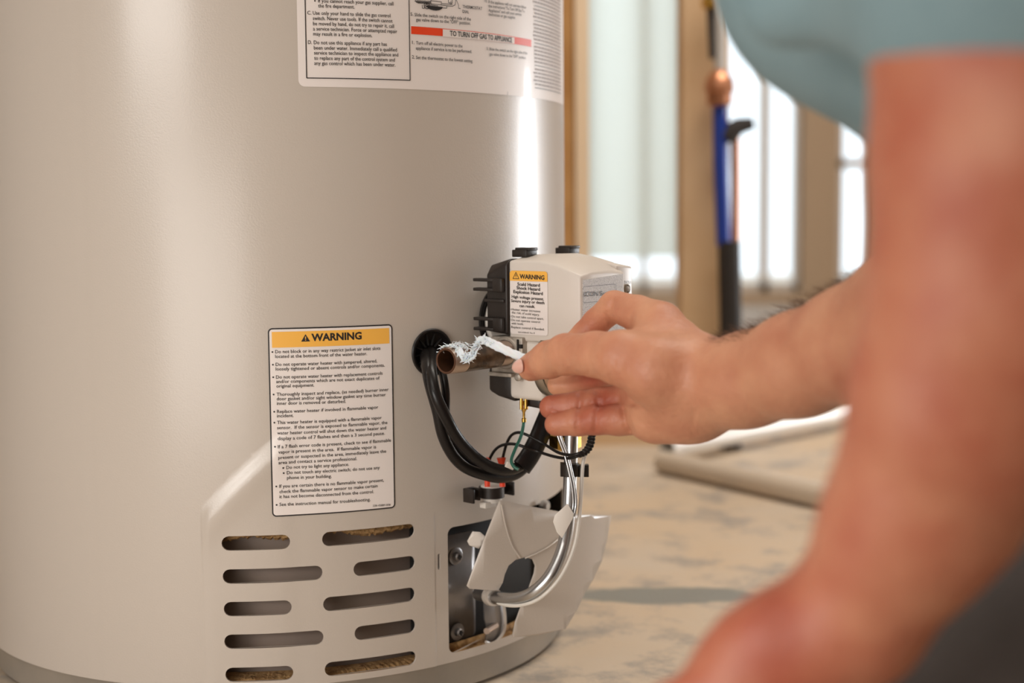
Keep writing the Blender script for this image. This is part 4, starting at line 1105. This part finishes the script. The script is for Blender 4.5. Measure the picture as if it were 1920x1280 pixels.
# eyes and hair of the head
for s_ in (-1, 1): MB().lathe(HD+hu_*.022+face_d*.072+Vector((0, s_*.030, 0)), face_d, [(-.012, 0), (-.008, .009), (0, .012), (.008, .009), (.012, 0)], 16).build('eye', 'paper', body)
fh = Field(*bb([HD+hu_*.03], .13), .006)
fh.chain([HD+hu_*.045-face_d*.025, HD+hu_*.0-face_d*.035], [.090, .078], 0)
vh, qh = field_mesh([fh]); np_object('hair', vh, qh, 'hair', body, 1)
# clothes
fs_ = Field(*bb([T0, T1, T2, P(1985, -260, .50), P(1700, -130, .72), P(1940, 60, .9)], .19), .006)
fs_.chain([T0, T1, T2], [.150, .138, .150], 0, .05)
fs_.chain([P(1690, -115, .735), P(1860, -300, .70)], [.0860, .12], .04)
fs_.chain([P(1545, -28, .72), P(1700, -60, .72)], [.047, .06], .03)
fs_.chain([P(1472, 5, .62), P(1640, -12, .58), P(1985, -62, .53)], [.020, .0195, .021], .008, .01)
fs_.chain([P(1990, -290, .55), P(2010, -320, .70), P(1990, -240, .88)], [.072, .09, .072], .05, .03)
fs_.chain([P(1985, -290, .53), P(1955, -20, .52)], [.074, .0645], .03)
fs_.chain([P(1990, -220, .88), P(1935, 30, .86)], [.066, .066], .03)
for a_, b_, d_ in [((1450, 60, .66), (1640, 95, .64), -.006), ((1420, 20, .67), (1640, 10, .64), .004), ((1480, 130, .68), (1640, 150, .66), .004)]: fs_.groove(PL([a_, b_]), d_, .012)
# open hem of the near sleeve
vS, qS = field_mesh([fs_]); np_object('shirt', vS, qS, 'shirt', body, 3)
KN = P(1600, 1590, .72); HIP = P(2420, 1010, .74)
ANK = Vector((KN.x+.30, KN.y+.02, .055))
fT = Field(*bb([KN, HIP, ANK, HIP+Vector((0, .28, 0)), Vector((KN.x, KN.y+.28, .06))], .15), .007)
fT.F[:] = 1
fT.chain([KN, KN.lerp(HIP, .5), HIP], [.066, .076, .10], 0, .03)
fT.chain([KN, Vector((KN.x+.10, KN.y+.01, .075)), ANK], [.064, .058, .050], .02, .03)
fT.chain([HIP, HIP+Vector((0, .22, 0))], [.115, .115], .05)
fT.chain([HIP+Vector((0, .24, 0)), Vector((KN.x+.16, KN.y+.27, .075))], [.10, .066], .03)
fT.chain([Vector((KN.x+.16, KN.y+.27, .075)), Vector((KN.x+.46, KN.y+.26, .06))], [.062, .048], .03)
fT.chain([T0, HIP+Vector((0, .1, 0))], [.145, .15], .05)
vT, qT = field_mesh([fT]); np_object('trousers', vT, qT, 'trousers', body, 3)
for k, p in enumerate((ANK, Vector((KN.x+.46, KN.y+.26, .06)))):
    fb = Field(*bb([p, p+Vector((.12, 0, -.05))], .12), .006)
    fb.chain([p+Vector((-.02, 0, -.005)), p+Vector((.05, 0, 0)), p+Vector((.09, 0, -.005))], [.045, .045, .035], 0, .02)
    fb.chain([p+Vector((.06, 0, -.02)), p+Vector((.10, 0, .06))], [.038, .030], .02)
    vb, qb = field_mesh([fb]); vb[:, 2] = np.maximum(vb[:, 2], .002); np_object('boot', vb, qb, 'insul', body, 1)
# forearm hair
hm = MB(); r_h = random.Random(3)
top = [(1350, 634, .945), (1385, 624, .93), (1420, 611, .922), (1500, 568, .893), (1580, 528, .865), (1640, 500, .845)]
for i in range(900):
    t = r_h.random()*(len(top)-1.001); k = int(t); f_ = t-k
    a_ = Vector(P(top[k][0], top[k][1], top[k][2]*1.05)).lerp(P(top[k+1][0], top[k+1][1], top[k+1][2]*1.05), f_)+Vector((0, r_h.uniform(-.022, .010), -r_h.uniform(.0035, .008)))
    dvec = Vector((r_h.uniform(-.9, .1), r_h.uniform(-.4, .4), r_h.uniform(.3, .9))).normalized()
    L_ = r_h.uniform(.007, .014)
    hm.tube([a_, a_+dvec*L_*.5, a_+(dvec+Vector((-.5, 0, -.1))).normalized()*L_], [.00013, .00010, .00004], 3, caps=False)
ho = hm.build('arm_hair', 'hair', body, smooth=None); ho['kind'] = 'stuff'

# ------------------------------------------------------------------ thread tape from the pipe to the thumb
tape = MB()
cl = [P(860, 655, 1.112), P(872, 672, 1.110), P(884, 668, 1.108), P(896, 645, 1.105), P(905, 637, 1.100), P(925, 645, 1.088), P(960, 662, 1.083), P(990, 674, 1.078), P(1010, 682, 1.076)]
wd = [.004, .0045, .0042, .0042, .0045, .0058, .0050, .0042, .003]
sc_ = spline(cl, 8); vs = []
for i, p in enumerate(sc_):
    w_ = np.interp(i/8, range(9), wd); t_ = (sc_[min(i+1, len(sc_)-1)]-sc_[max(i-1, 0)]).normalized()
    sdv = t_.cross(Vector((.1, 1, 0))).normalized(); j = rnd.uniform(-.0004, .0004)
    for k in range(5):
        s_ = (k-2)/2; vs.append(p+sdv*s_*(w_*.62+j)+Vector((0, 1, 0))*(.0012*math.cos(s_*2.2+i*.3)))
tape.add(vs, [(i*5+k, i*5+k+1, (i+1)*5+k+1, (i+1)*5+k) for i in range(len(sc_)-1) for k in range(4)])
tp_o = tape.build('thread_tape', 'tape', smooth=180)
tag(tp_o, 'frayed white thread tape stretched from the open pipe end to the thumb', 'tape')
md = tp_o.modifiers.new('s', 'SOLIDIFY'); md.thickness = .0005
# tape wound and bunched on the threads
wn = MB(); r_t = random.Random(11)
for q in range(26):
    d0 = r_t.uniform(.001, .024); a0 = math.radians(r_t.uniform(40, 150)); sp_l = r_t.uniform(.5, 1.5)
    X = Z; Y = tv.cross(X); pt = []
    for k in range(9):
        a_ = a0-sp_l/2+sp_l*k/8; rr_ = .0112+r_t.uniform(0, .0011); dd = d0+.004*math.sin(k*.7+q)*.5+k*.0004
        pt.append(pa+tv*dd+(Z*math.sin(a_)+(-Y if Y.dot(nv) > 0 else Y)*0+nv*math.cos(a_)*1.0)*rr_)
    wn.tube(pt, [.0004]+[r_t.uniform(.0007, .0016) for _ in range(7)]+[.0003], 6, flat=((0, 0, 1), .5))
for q in range(70):
    a_ = math.radians(r_t.uniform(35, 150)); dd = r_t.uniform(0, .03); o_ = pa+tv*dd+(Z*math.sin(a_)+nv*math.cos(a_))*.0118
    dv = Vector((r_t.uniform(-1, 1), r_t.uniform(-1, .2), r_t.uniform(-.3, 1))).normalized()
    wn.tube([o_, o_+dv*.002, o_+dv*r_t.uniform(.003, .005)], [.0005, .0003, .0001], 5)
w_o = wn.build('wound_tape', 'tape', tp_o, smooth=180); w_o['label'] = 'bunched tape strands on the pipe threads'
fz = MB()
for q in range(90):
    t = r_t.uniform(.1, .62)*(len(sc_)-1); p = sc_[int(t)]
    dv = Vector((r_t.uniform(-1, 1), r_t.uniform(-.5, .3), r_t.uniform(-.6, 1))).normalized(); o_ = p+Vector((0, 0, r_t.uniform(-.002, .002)))
    fz.tube([o_, o_+dv*.0025, o_+dv*r_t.uniform(.003, .0065)], [.0009, .0005, .0001], 5)
f_o = fz.build('frayed_edge', 'tape', tp_o, smooth=180); f_o['kind'] = 'stuff'
